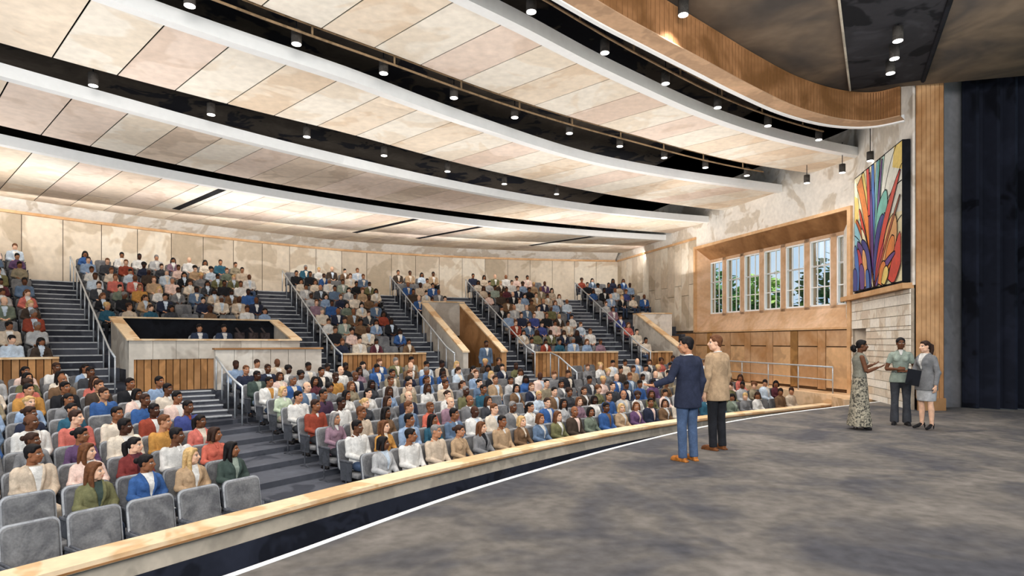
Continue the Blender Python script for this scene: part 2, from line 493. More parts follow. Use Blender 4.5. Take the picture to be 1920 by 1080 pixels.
# ================================================================== parapets in front of the upper seats
def parapet(ta, tb, label):
    e = empty('slatted_parapet', P((ta + tb) / 2, 37.5, XZ)); tag(e, label, 'parapet')
    n = max(3, int(radians(tb - ta) * 37.5 / .16)); b = MB()
    zt = 1.25
    ring(b, seg(ta, tb), lambda t: 37.5, lambda t: 37.56, XZ, zt, 0)
    for k in range(n):
        t0 = ta + (tb - ta) * k / n; t1 = t0 + (tb - ta) / n * .86
        b.hexa([P(t1, 37.46, XZ), P(t0, 37.46, XZ), P(t0, 37.5, XZ), P(t1, 37.5, XZ)], [P(t1, 37.46, zt), P(t0, 37.46, zt), P(t0, 37.5, zt), P(t1, 37.5, zt)], 1 + (k * 7 + k // 3) % 3)
    child(b, 'slat_panel', [m_seam, m_woodd, mat('brown oak light', (190, 140, 92), .2, .9), mat('brown oak dark', (152, 106, 66), .2, .9)], e)
    b = MB(); ring(b, seg(ta, tb), lambda t: 37.42, lambda t: 37.6, zt, zt + .05); child(b, 'cap', m_cap, e)
parapet(132.9, 146, 'brown slatted parapet at the edge of the hall beyond the booth steps')
parapet(116.75, 121.25, 'brown slatted parapet between booth and doorway')
parapet(104.75, 110.2, 'brown slatted parapet on the window side of the doorway, longest one')
parapet(101.1, 102.65, 'short brown slatted parapet nearest the window wall')

# ================================================================== sound booth
e = empty('sound_booth', P(127, 37.2, XZ)); tag(e, 'sunken sound booth with black interior and oak rims among the seats', 'sound booth')
RF, RBK, ZF, ZB = 37.15, UR0 + 3 * USP - .68, 1.72, 2.42
b = MB(); ring(b, seg(BT[0], BT[1]), lambda t: RBK - .12, lambda t: RBK - .004, .92, ZB); child(b, 'back_wall', m_black, e)
for th, s in ((BT[1], -1), (BT[0], 1)):
    d = degrees(.12 / 38) * s
    b = MB(); b.hexa([P(th, RF, .32), P(th + d, RF, .32), P(th + d, RBK, .32), P(th, RBK, .32)], [P(th, RF, ZF), P(th + d, RF, ZF), P(th + d, RBK, ZB), P(th, RBK, ZB)])
    child(b, 'side_wall', m_conc, e)
    d0, d1 = degrees(-.06 / 38) * s, degrees(.26 / 38) * s
    b = MB(); b.hexa([P(th + d0, RF - .05, ZF), P(th + d1, RF - .05, ZF), P(th + d1, RBK, ZB), P(th + d0, RBK, ZB)],
           [P(th + d0, RF - .05, ZF + .05), P(th + d1, RF - .05, ZF + .05), P(th + d1, RBK, ZB + .05), P(th + d0, RBK, ZB + .05)])
    child(b, 'sloped_cap', m_cap, e)
b = MB(); ring(b, seg(*BT), lambda t: RBK - .2, lambda t: RBK, ZB, ZB + .05); child(b, 'back_cap', m_cap, e)
b = MB(); ring(b, seg(*BT), lambda t: RF - .06, lambda t: RF + .2, ZF, ZF + .05); child(b, 'front_cap', m_cap, e)
b = MB()
ks = arange(BT[1], BT[0], .9)
for t0, t1 in zip(ks[:-1], ks[1:]):
    t1b = t1 + .012
    b.hexa([P(t0, RF, 1.2), P(t1b, RF, 1.2), P(t1b, RF + .15, 1.2), P(t0, RF + .15, 1.2)], [P(t0, RF, ZF), P(t1b, RF, ZF), P(t1b, RF + .15, ZF), P(t0, RF + .15, ZF)])
child(b, 'front_wall', m_conc, e)
b = MB(); n = 26
for k in range(n):
    t0 = BT[0] + (BT[1] - BT[0]) * k / n; t1 = t0 + (BT[1] - BT[0]) / n * .88
    b.hexa([P(t1, RF + .02, XZ), P(t0, RF + .02, XZ), P(t0, RF + .1, XZ), P(t1, RF + .1, XZ)], [P(t1, RF + .02, 1.2), P(t0, RF + .02, 1.2), P(t0, RF + .1, 1.2), P(t1, RF + .1, 1.2)], k % 2)
child(b, 'slat_panel', [m_woodd, mat('brown oak light', (190, 140, 92))], e)
# pale concrete block wall standing in front of the booth
e = empty('concrete_parapet', P(125, 36.4, 0)); tag(e, 'pale concrete parapet with thin oak cap in front of the sound booth', 'parapet')
b = MB(); ks = arange(127.45, 122.7, .79)
for t0, t1 in zip(ks[:-1], ks[1:]):
    t1b = t1 + .02
    b.hexa([P(t0, 36.52, .1), P(t1b, 36.52, .1), P(t1b, 36.75, .1), P(t0, 36.75, .1)], [P(t0, 36.52, 1.46), P(t1b, 36.52, 1.46), P(t1b, 36.75, 1.46), P(t0, 36.75, 1.46)], 0)
    b.hexa([P(t1b, 36.56, .1), P(t1, 36.56, .1), P(t1, 36.75, .1), P(t1b, 36.75, .1)], [P(t1b, 36.56, 1.45), P(t1, 36.56, 1.45), P(t1, 36.75, 1.45), P(t1b, 36.75, 1.45)], 1)
child(b, 'panel', [mat('pale concrete light', (222, 215, 204), .1, .7, tint=(200, 190, 178)), m_joint], e)
b = MB(); ring(b, seg(122.65, 127.5), lambda t: 36.47, lambda t: 36.8, 1.46, 1.51); child(b, 'cap', m_woodd, e)

# ================================================================== doorway through the upper seats
e = empty('doorway_passage', P(113.6, 40, 0)); tag(e, 'doorway passage with sloped pale walls and oak caps cut into the upper seats', 'passage')
RV = UR0 + 5 * USP - .72
def sloped(th, s, m, name, z0, zf=1.3, zb=3.35, r0=36.9, r1=RV):
    b = MB(); d = degrees(.2 / 39) * s
    b.hexa([P(th, r0, z0), P(th + d, r0, z0), P(th + d, r1, z0), P(th, r1, z0)], [P(th, r0, zf), P(th + d, r0, zf), P(th + d, r1, zb), P(th, r1, zb)])
    child(b, name, m, e)
    b = MB(); d0, d1 = degrees(-.04 / 39) * s, degrees(.24 / 39) * s
    b.hexa([P(th + d0, r0 - .04, zf), P(th + d1, r0 - .04, zf), P(th + d1, r1, zb), P(th + d0, r1, zb)], [P(th + d0, r0 - .04, zf + .06), P(th + d1, r0 - .04, zf + .06), P(th + d1, r1, zb + .06), P(th + d0, r1, zb + .06)])
    child(b, 'sloped_cap', m_cap, e)
sloped(VT[1], -1, m_conc, 'booth_side_wall', 0)
sloped(VT[0], 1, m_woodd, 'window_side_wall', 0)
b = MB(); ring(b, seg(VT[0], VT[1]), lambda t: RV - .1, lambda t: RV, 1.95, 3.4); child(b, 'lintel', m_conc, e)
b = MB(); ring(b, seg(VT[0], VT[1]), lambda t: RV - .14, lambda t: RV + .02, 3.4, 3.45); child(b, 'lintel_cap', m_cap, e)
b = MB(); ring(b, seg(VT[0] - .1, VT[1] + .1), lambda t: 43.3, lambda t: 43.4, 0, 2.2); child(b, 'end_wall', m_woodd, e)
b = MB()
n = 9
for k in range(n):
    r0 = 37.1 + k * .55
    b.box(P(VT[0] + degrees(.205 / 39), r0, .62), (.012, .02, 1.2), radians(VT[0]))
child(b, 'board_joint', m_seam, e)
# second passage, by the window wall
e = empty('corner_passage', P(101, 40, 0)); tag(e, 'pale corner passage box with sloped oak cap beside the window wall', 'passage')
sloped(100.9, -1, m_conc, 'sloped_wall', .3, 1.35, 2.95, 37.0, 41.5)
b = MB()
b.hexa([P(100.7, 41.3, 1.95), P(98.6, 41.3, 1.95), P(98.6, 42.4, 1.95), P(100.7, 42.4, 1.95)], [P(100.7, 41.3, 3.0), P(98.6, 41.3, 3.0), P(98.6, 42.4, 3.0), P(100.7, 42.4, 3.0)]); child(b, 'box_front', m_white, e)
b = MB(); b.hexa([P(100.7, 41.2, .33), P(98.2, 41.2, .33), P(98.2, 41.28, .33), P(100.7, 41.28, .33)], [P(100.7, 41.2, 1.95), P(98.2, 41.2, 1.95), P(98.2, 41.28, 1.95), P(100.7, 41.28, 1.95)]); child(b, 'end_wall', m_woodd, e)
ring(fb_, seg(98.3, 100.75), lambda t: 37.6, lambda t: 41.35, -1.4, XZ)
b = MB()
b.hexa([P(100.7, 41.26, 3.0), P(98.6, 41.26, 3.0), P(98.6, 42.44, 3.0), P(100.7, 42.44, 3.0)], [P(100.7, 41.26, 3.06), P(98.6, 41.26, 3.06), P(98.6, 42.44, 3.06), P(100.7, 42.44, 3.06)]); child(b, 'box_cap', m_cap, e)

fl = fb_.build('floor_auditorium', m_floor)
tag(fl, 'dark carpeted stepped floor of the auditorium', kind='structure')
# ================================================================== hand rails
def handrail(pts, label, h=.95, mid=False, post_every=1, name='handrail'):
    """pts: foot points (x,y,z)"""
    e = empty(name, pts[0]); tag(e, label, 'handrail', None)
    top = [Vector(p) + Vector((0, 0, h)) for p in pts]
    b = MB(); b.tube(top, .028, 8); child(b, 'rail', m_rail, e, True)
    if mid:
        b = MB(); b.tube([p - Vector((0, 0, .42)) for p in top], .02, 6); child(b, 'mid_rail', m_rail, e, True)
    for k, p in enumerate(pts):
        if k % post_every: continue
        b = MB(); b.tube([p, Vector(p) + Vector((0, 0, h))], .02, 6); child(b, 'post', m_rail, e, True)
for a_, ha_, l_ in zip(AISLES, AHALF, ('booth steps nearest the edge of the hall', 'steps between booth and doorway', 'steps on the booth side of the doorway', 'steps on the window side of the doorway', 'steps closest to the window wall')):
    pts = []
    for i in range(NU - 1, -1, -1):
        R = UR0 + i * USP - .5 + .2
        pts.append(P(a_ - degrees((ha_ - .07) / R), R, UZ0 + i * UZS))
    pts.append(P(a_ - degrees((ha_ - .07) / 37), 37.1, XZ))
    handrail(pts, 'steel handrail climbing the ' + l_)
def low_rail(th, r0, r1, label):
    pts = []
    for R in arange(r0, r1, .75):
        z = XZ if R > RX else XZ - (RX - R) / 2.1 * (XZ - low_z(th, RX - 2.1))
        if R < RX - 2.1: z = low_z(th, Rs(th) + ROW0 + int((R - Rs(th) - ROW0 + .6) / SP) * SP)
        pts.append(P(th, R, z))
    handrail(pts, label)
low_rail(127.45, 36.44, 33.6, 'steel handrail down the short steps below the sound booth')
low_rail(109.55, 36.9, 34.6, 'steel handrail down the short steps below the doorway')
handrail([W(t, -.55, .0 + .06 * t / 10) for t in arange(9.6, .25, 1.6)], 'long double steel railing beside the window wall', .86, True)
# ================================================================== back wall, trim and cove
b = MB(); th = 150.0; k = 0
while th > 98.8:
    d = degrees(1.3 / 48); t1 = th - d
    b.hexa([P(th, Rb(th), 3.2), P(t1 + .03, Rb(t1), 3.2), P(t1 + .03, Rb(t1) + .2, 3.2), P(th, Rb(th) + .2, 3.2)], [P(th, Rb(th), 6.47), P(t1 + .03, Rb(t1), 6.47), P(t1 + .03, Rb(t1) + .2, 6.47), P(th, Rb(th) + .2, 6.47)], (k * 5 + k // 2) % 3)
    b.hexa([P(t1 + .03, Rb(t1) + .04, 3.2), P(t1, Rb(t1) + .04, 3.2), P(t1, Rb(t1) + .2, 3.2), P(t1 + .03, Rb(t1) + .2, 3.2)], [P(t1 + .03, Rb(t1) + .04, 6.47), P(t1, Rb(t1) + .04, 6.47), P(t1, Rb(t1) + .2, 6.47), P(t1 + .03, Rb(t1) + .2, 6.47)], 3)
    th = t1; k += 1
tag(b.build('wall_back', m_pan + [m_joint]), 'curved back wall of tall pale stone panels', kind='structure')
arcb = arange(150, 99.0, 1)
b = MB(); ring(b, arcb, lambda t: Rb(t) - .1, lambda t: Rb(t) + .1, 6.44, 6.54); tag(b.build('trim_1', m_wood), 'thin oak trim along the top of the back wall', kind='structure')
b = MB()
for t0, t1 in zip(arcb[:-1], arcb[1:]):
    b.hexa([P(t0, Rb(t0) - .02, 6.54), P(t1, Rb(t1) - .02, 6.54), P(t1, Rb(t1) + .2, 6.54), P(t0, Rb(t0) + .2, 6.54)], [P(t0, Rb(t0) - .65, 6.98), P(t1, Rb(t1) - .65, 6.98), P(t1, Rb(t1) + .2, 7.0), P(t0, Rb(t0) + .2, 7.0)])
tag(b.build('trim_2', m_white), 'pale sloped cove above the back wall', kind='structure')

# ================================================================== side wall with the windows
TF, TN = 9.05, .12                        # far and near edge of the recess
Z0, Z1 = 2.17, 5.97
b = MB()
# far plain part, vertical panels with one horizontal joint
tt = TF; k = 0
while tt < 17.4:
    t1 = min(tt + .66, 17.6)
    for (za, zb_, o_) in ((2.2, 3.9 if k % 2 else 4.4, 0), (3.9 if k % 2 else 4.4, 6.47, 1)):
        b.hexa([W(tt, 0, za), W(tt, .2, za), W(t1 - .025, .2, za), W(t1 - .025, 0, za)], [W(tt, 0, zb_ - .02), W(tt, .2, zb_ - .02), W(t1 - .025, .2, zb_ - .02), W(t1 - .025, 0, zb_ - .02)], (k + o_) % 3)
    tt = t1; k += 1
b.hexa([W(TF, .06, 0), W(TF, .3, 0), W(17.8, .3, 0), W(17.8, .06, 0)], [W(TF, .06, 6.47), W(TF, .3, 6.47), W(17.8, .3, 6.47), W(17.8, .06, 6.47)], 3)
# wall above the recess
b.hexa([W(-.9, 0, 6.47), W(-.9, .3, 6.47), W(17.8, .3, 6.47), W(17.8, 0, 6.47)], [W(-.9, 0, 8.6), W(-.9, .3, 8.6), W(17.8, .3, 8.6), W(17.8, 0, 8.6)], 4)
b.hexa([W(-.9, 0, 6.08), W(-.9, .3, 6.08), W(TF, .3, 6.08), W(TF, 0, 6.08)], [W(-.9, 0, 6.47), W(-.9, .3, 6.47), W(TF, .3, 6.47), W(TF, 0, 6.47)], 4)
b.hexa([W(-.9, 0, 0), W(-.9, .3, 0), W(TN - .1, .3, 0), W(TN - .1, 0, 0)], [W(-.9, 0, 6.08), W(-.9, .3, 6.08), W(TN - .1, .3, 6.08), W(TN - .1, 0, 6.08)], 4)
tag(b.build('wall_right', m_pan + [m_joint, m_white]), 'side wall of narrow pale stone panels', kind='structure')
b = MB(); b.hexa([W(TF, -.06, 6.44), W(TF, .02, 6.44), W(17.5, .02, 6.44), W(17.5, -.06, 6.44)], [W(TF, -.06, 6.54), W(TF, .02, 6.54), W(17.5, .02, 6.54), W(17.5, -.06, 6.54)])
tag(b.build('trim_3', m_wood), 'thin oak trim along the top of the side wall', kind='structure')
# wood recess: frame, splayed reveals, mullion wall
WD = .5; WZ0, WZ1 = 2.95, 5.32
b = MB()
for (ta, tb_, za, zb_) in ((TN - .12, TN + .02, 0, 6.08), (TF - .02, TF + .1, Z0 - .06, 6.08)):
    b.hexa([W(ta, -.1, za), W(ta, .05, za), W(tb_, .05, za), W(tb_, -.1, za)], [W(ta, -.1, zb_), W(ta, .05, zb_), W(tb_, .05, zb_), W(tb_, -.1, zb_)])
b.hexa([W(TN, -.1, Z1), W(TN, .05, Z1), W(TF, .05, Z1), W(TF, -.1, Z1)], [W(TN, -.1, 6.08), W(TN, .05, 6.08), W(TF, .05, 6.08), W(TF, -.1, 6.08)])
b.hexa([W(TN, -.08, Z0 - .07), W(TN, .05, Z0 - .07), W(TF, .05, Z0 - .07), W(TF, -.08, Z0 - .07)], [W(TN, -.08, Z0), W(TN, .05, Z0), W(TF, .05, Z0), W(TF, -.08, Z0)])
tag(b.build('trim_4', m_wood), 'pale oak frame round the window recess', kind='structure')
b = MB()
b.cur = 0
ti, tj = TF - .35, TN + .1
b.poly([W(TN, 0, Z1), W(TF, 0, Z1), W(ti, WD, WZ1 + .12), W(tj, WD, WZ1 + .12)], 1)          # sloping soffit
b.poly([W(TN, 0, Z0), W(TF, 0, Z0), W(ti, WD, WZ0 - .1), W(tj, WD, WZ0 - .1)], 0)            # sloping sill
b.poly([W(TF, 0, Z0), W(TF, 0, Z1), W(ti, WD, WZ1 + .12), W(ti, WD, WZ0 - .1)], 0)
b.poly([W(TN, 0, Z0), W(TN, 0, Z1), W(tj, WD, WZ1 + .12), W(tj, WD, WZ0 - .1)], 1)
wins = []
pitch = 1.275
for k in range(7):
    tc_ = 8.25 - .0 - k * pitch * .985
    wins.append((tc_ - .5, tc_ + .5))
def wbox(bl, ta, tb_, oa, ob, za, zb_, idx=None):
    bl.hexa([W(ta, oa, za), W(ta, ob, za), W(tb_, ob, za), W(tb_, oa, za)], [W(ta, oa, zb_), W(ta, ob, zb_), W(tb_, ob, zb_), W(tb_, oa, zb_)], idx)
prev = ti
for (ta, tb_) in wins:
    wbox(b, tb_, prev, WD, WD + .3, WZ0 - .1, WZ1 + .12, 0); prev = ta
wbox(b, min(tj, prev - .02), prev, WD, WD + .3, WZ0 - .1, WZ1 + .12, 0)
wbox(b, wins[-1][0], ti, WD, WD + .3, WZ1, WZ1 + .12, 0)
wbox(b, wins[-1][0], ti, WD, WD + .3, WZ0 - .1, WZ0, 0)
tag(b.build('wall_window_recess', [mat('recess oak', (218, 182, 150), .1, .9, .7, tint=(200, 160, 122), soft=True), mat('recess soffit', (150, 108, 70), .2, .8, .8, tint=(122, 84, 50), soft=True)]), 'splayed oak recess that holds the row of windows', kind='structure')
for k, (ta, tb_) in enumerate(wins):
    e = empty('window_%d' % (k + 1), W((ta + tb_) / 2, WD + .15, WZ0)); tag(e, None, kind='structure')
    b = MB()
    for (a0, a1, z0_, z1_) in ((ta, ta + .06, WZ0, WZ1), (tb_ - .06, tb_, WZ0, WZ1), (ta, tb_, WZ0, WZ0 + .06), (ta, tb_, WZ1 - .06, WZ1)):
        wbox(b, a0, a1, WD + .02, WD + .12, z0_, z1_)
    wf_ = child(b, 'window_frame', m_wht, e)
    b = MB()
    for q in (1, 2):
        a_ = ta + (tb_ - ta) * q / 3; wbox(b, a_ - .013, a_ + .013, WD + .04, WD + .08, WZ0 + .06, WZ1 - .06)
    for q, hh in ((1, .018), (2, .018), (3, .03), ):
        z_ = WZ0 + (WZ1 - WZ0) * (.29, .61, .61)[q - 1]; wbox(b, ta + .06, tb_ - .06, WD + .04, WD + .08, z_ - hh, z_ + hh)
    b.build('muntins', m_wht, wf_)
    b = MB(); b.poly([W(ta + .05, WD + .09, WZ0 + .05), W(tb_ - .05, WD + .09, WZ0 + .05), W(tb_ - .05, WD + .09, WZ1 - .05), W(ta + .05, WD + .09, WZ1 - .05)])
    b.build('pane', m_glass, wf_)
# wainscot under the recess
b = MB()
wbox(b, TN - .1, 14.5, .0, .3, 0, Z0 - .06, 1)
tt = TN + .05; k = 0
while tt < 14.2:
    wd_ = .95 if k % 2 == 0 else .38
    t1 = min(tt + wd_, 14.4)
    if wd_ > .5:
        wbox(b, tt, t1 - .03, -.03, .0, .12, 1.5, 0 if k % 4 else 3); wbox(b, tt, t1 - .03, -.03, .0, 1.54, Z0 - .1, 0)
    else:
        wbox(b, tt, t1 - .03, -.045, .0, .06, Z0 - .1, 2 if k % 8 == 3 else 0)
    tt = t1; k += 1
tag(b.build('wall_wainscot', [mat('wainscot oak', (202, 162, 124), .12, .7, tint=(178, 132, 88), soft=True), m_seam, mat('wainscot amber', (170, 126, 76), .2, .8), mat('wainscot light', (214, 172, 128), .14, .7)]), 'oak panelled wainscot below the windows', kind='structure')

# ================================================================== angled wall with masonry and artwork
B0 = Vector((11.12, 20.25, 0)); B1 = Vector((9.92, 15.15, 0))
BU = (B1 - B0).normalized(); BL = (B1 - B0).length; BN = Vector((BU.y, -BU.x, 0))      # BN points into the room
if BN.x > 0: BN = -BN
def Bq(u, out=0.0, z=0.0): return B0 + BU * u + BN * out + Vector((0, 0, z))
def bbox(bl, ua, ub, oa, ob, za, zb_, idx=None):
    bl.hexa([Bq(ua, oa, za), Bq(ub, oa, za), Bq(ub, ob, za), Bq(ua, ob, za)], [Bq(ua, oa, zb_), Bq(ub, oa, zb_), Bq(ub, ob, zb_), Bq(ua, ob, zb_)], idx)
b = MB(); bbox(b, -.6, BL - .06, -.06, 0, 3.1, 8.8); pass
tag(b.build('wall_stage_side', m_white), 'white plaster wall behind the stained glass', kind='structure')
b = MB(); rr = random.Random(3); z = 0.0
DU0, DU1, DZ = .55, 1.9, 2.1
def stones(bl, plane, u0, u1, za, zb_):
    z = za
    while z < zb_ - .02:
        h = min(rr.choice((.17, .22, .27)), zb_ - z); u = u0 - rr.random() * .3
        if zb_ - z - h < .1: h = zb_ - z
        while u < u1:
            l = rr.uniform(.35, .95); a, c = max(u, u0), min(u + l, u1)
            if c - a > .03: plane(bl, a, c - .018, z, z + h - .016, rr.choice((0, 0, 1, 2)))
            u += l
        z += h
pf = lambda bl, a, c, za, zb_, k: bbox(bl, a, c, -.03, .05 + rr.random() * .012, za, zb_, k)
stones(b, pf, -.1, DU0, 0, DZ); stones(b, pf, DU1, BL - .06, 0, DZ); stones(b, pf, -.1, BL - .06, DZ, 3.02)
bbox(b, -.1, DU0, -.04, .03, 0, DZ, 3); bbox(b, DU1, BL - .06, -.04, .03, 0, DZ, 3); bbox(b, -.1, BL - .06, -.04, .03, DZ, 3.02, 3)
# stone-lined niche
pn = lambda bl, a, c, za, zb_, k: bbox(bl, a, c, -1.3, -1.2, za, zb_, k)
stones(b, pn, DU0 - .4, DU1 + .6, 0, DZ + .1)
bbox(b, DU0 - .5, DU1 + .6, -1.32, -1.25, 0, DZ, 3)
bbox(b, DU0 - .12, DU0, -1.2, .04, 0, DZ, 1); bbox(b, DU1, DU1 + .12, -1.2, .0, 0, DZ, 1); bbox(b, DU0, DU1, -1.3, 0, DZ, DZ + .1, 4)
tag(b.build('wall_masonry', m_stone + [mat('mortar', (176, 162, 144), .1, 3), m_grey]), 'coursed limestone wall with a niche at the side of the stage', kind='structure')
b = MB(); bbox(b, -.15, BL - .08, -.04, .22, 3.02, 3.16); tag(b.build('trim_5', m_wood), 'oak ledge on top of the masonry below the stained glass', kind='structure')
# oak column, grey reveal, curtain
e = empty('oak_column', (10.45, 15.2, 0)); tag(e, 'tall oak boarded column with plinth at the side of the stage', 'column', kind='thing')
b = MB(); rr = random.Random(8)
x0, x1, yf, yb = 9.97, 10.62, 15.08, 16.2
n = 6
for k in range(n):
    a = x0 + (x1 - x0) * k / n; c = x0 + (x1 - x0) * (k + 1) / n - .012
    b.hexa([(a, yf, .3), (c, yf, .3), (c, yf + .06, .3), (a, yf + .06, .3)], [(a, yf, 8.3), (c, yf, 8.3), (c, yf + .06, 8.3), (a, yf + .06, 8.3)], rr.choice((0, 0, 1)))
b.hexa([(x0, yf + .02, 0), (x1, yf + .02, 0), (x1, yb, 0), (10.61, yb, 0)], [(x0, yf + .02, 8.3), (x1, yf + .02, 8.3), (x1, yb, 8.3), (10.61, yb, 8.3)], 2)
child(b, 'boards', [mat('column oak', (208, 160, 114), .14, .7, .8, tint=(174, 124, 80), soft=True), mat('column oak b', (198, 148, 102), .16, .7, .8, tint=(166, 116, 72), soft=True), m_seam], e)
b = MB()
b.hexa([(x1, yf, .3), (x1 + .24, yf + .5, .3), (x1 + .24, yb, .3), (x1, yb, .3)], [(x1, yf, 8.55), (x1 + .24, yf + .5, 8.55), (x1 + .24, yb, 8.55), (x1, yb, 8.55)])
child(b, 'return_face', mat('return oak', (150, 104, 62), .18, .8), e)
b = MB(); b.hexa([(x0 - .03, yf - .05, 0), (x1 + .02, yf - .05, 0), (x1 + .28, yf + .48, 0), (10.6, yb, 0)], [(x0 - .03, yf - .05, .3), (x1 + .02, yf - .05, .3), (x1 + .28, yf + .48, .3), (10.6, yb, .3)])
child(b, 'plinth', m_woodd, e)
b = MB()
b.hexa([(x1 + .24, 15.72, 0), (12.6, 16.1, 0), (12.6, 16.3, 0), (x1 + .24, 16.1, 0)], [(x1 + .24, 15.72, 9.2), (12.6, 16.1, 9.2), (12.6, 16.3, 9.2), (x1 + .24, 16.1, 9.2)])
tag(b.build('wall_proscenium', m_grey), 'grey painted proscenium return beside the column', kind='structure')
b = MB(); pts = []
for i in range(121):
    s = i / 120; x = 11.45 + 7.5 * s; y = 15.6 - 2.2 * s + .13 * sin(i * 1.05) + .05 * sin(i * .37)
    pts.append((x, y))
for (xa, ya), (xb, yb_) in zip(pts[:-1], pts[1:]):
    b.poly([(xa, ya, .012), (xb, yb_, .012), (xb, yb_, 9.3), (xa, ya, 9.3)])
o = b.build('stage_curtain', m_curtain, None, True, False); tag(o, 'black stage curtain hanging beside the oak column', 'curtain')

# ================================================================== stage ceiling and drum fascia
drum = [(-7.0, 1.6), (-5.2, 3.6), (-3.2, 5.8), (-1.0, 8.15), (1.2, 10.35), (2.5, 11.5), (3.8, 12.62), (5.0, 13.65), (6.4, 14.75), (7.7, 15.5), (8.7, 15.8), (9.35, 15.72), (9.8, 15.32)]
def spline(pts, n=6):
    out = []
    for i in range(len(pts) - 1):
        p0 = np.array(pts[max(i - 1, 0)]); p1 = np.array(pts[i]); p2 = np.array(pts[i + 1]); p3 = np.array(pts[min(i + 2, len(pts) - 1)])
        for k in range(n):
            t = k / n
            out.append(.5 * ((2 * p1) + (-p0 + p2) * t + (2 * p0 - 5 * p1 + 4 * p2 - p3) * t * t + (-p0 + 3 * p1 - 3 * p2 + p3) * t ** 3))
    out.append(np.array(pts[-1])); return out
dl = spline(drum)
nrm = []
for i in range(len(dl)):
    d = dl[min(i + 1, len(dl) - 1)] - dl[max(i - 1, 0)]; d = d / np.linalg.norm(d); nrm.append(np.array((d[1], -d[0])))   # towards the stage
DZ0, DZ1 = 7.22, 7.95
def strip(bl, o0, o1, za, zb_, idx=None):
    for i in range(len(dl) - 1):
        a, c = dl[i], dl[i + 1]
        q = [a + nrm[i] * o0, c + nrm[i + 1] * o0, c + nrm[i + 1] * o1, a + nrm[i] * o1]
        bl.hexa([(*p, za) for p in q], [(*p, zb_) for p in q], idx)
e = empty('drum_fascia', (5, 13.5, DZ0)); tag(e, 'curved brown oak fascia band hanging over the stage edge', 'fascia')
b = MB(); strip(b, .3, .42, DZ0 + .02, DZ1)
m_drum = mat('drum oak', (166, 118, 78), .2, .9, .75, tint=(126, 86, 50), soft=True); child(b, 'oak_band', m_drum, e)
b = MB(); strip(b, .0, .42, DZ0 + .0, DZ0 + .02); child(b, 'soffit', mat('drum soffit', (206, 168, 134), .12, 1), e)
b = MB(); strip(b, -.05, .035, DZ0 - .03, DZ0 + .14); child(b, 'white_edge', m_wht, e)
b = MB()
for i in range(0, len(dl) - 1):
    for fr in (0., .5):
        p = dl[i] * (1 - fr) + dl[i + 1] * fr + nrm[i] * .422
        b.box((p[0], p[1], (DZ0 + DZ1) / 2), (.008, .008, DZ1 - DZ0 - .05), 0)
child(b, 'board_joint', mat('drum seam', (126, 88, 56), .1, 3), e)
# stage ceiling slab inside the drum
b = MB(); bm = bmesh.new()
poly = [(*(p + q * .3), 0) for p, q in zip(dl, nrm)] + [(14, 14, 0), (18, 12, 0), (18, -7, 0), (-8, -7, 0)]
vt = [bm.verts.new((p[0], p[1], DZ1 + .02)) for p in poly]; f = bm.faces.new(vt); bmesh.ops.triangulate(bm, faces=[f])
me = bpy.data.meshes.new('ceiling_stage'); bm.to_mesh(me); bm.free(); me.materials.append(m_stceil)
o = bpy.data.objects.new('ceiling_stage', me); COL.objects.link(o); tag(o, 'dark mottled ceiling over the stage', kind='structure')
def cu(px, py, z):
    d = F * (z - CAMZ) / (640 - py); return Vector(((px - 960) / F * d, d, z))
# black lighting recess panel on the stage ceiling, with darker edge bars
e = empty('lighting_recess', (8.4, 13.6, DZ1)); tag(e, 'long black lighting recess in the stage ceiling', 'lighting recess')
zc = DZ1 - .02
q = [Vector((4.05, 8.0, zc)), Vector((8.35, 15.15, zc)), Vector((9.75, 14.55, zc)), Vector((6.3, 8.0, zc))]
b = MB(); b.hexa([p - Vector((0, 0, .03)) for p in q], q); child(b, 'black_panel', mat('recess black', (44, 44, 48), .5, .9, tint=(20, 21, 25)), e)
b = MB(); b.tube([q[2] - Vector((0, 0, .05)), q[3] - Vector((0, 0, .05))], .05, 6); child(b, 'edge_bar', m_black, e)
b = MB(); b.tube([q[0] - Vector((0, 0, .03)), q[1] - Vector((0, 0, .03))], .025, 6); child(b, 'bright_edge', m_fascia, e)

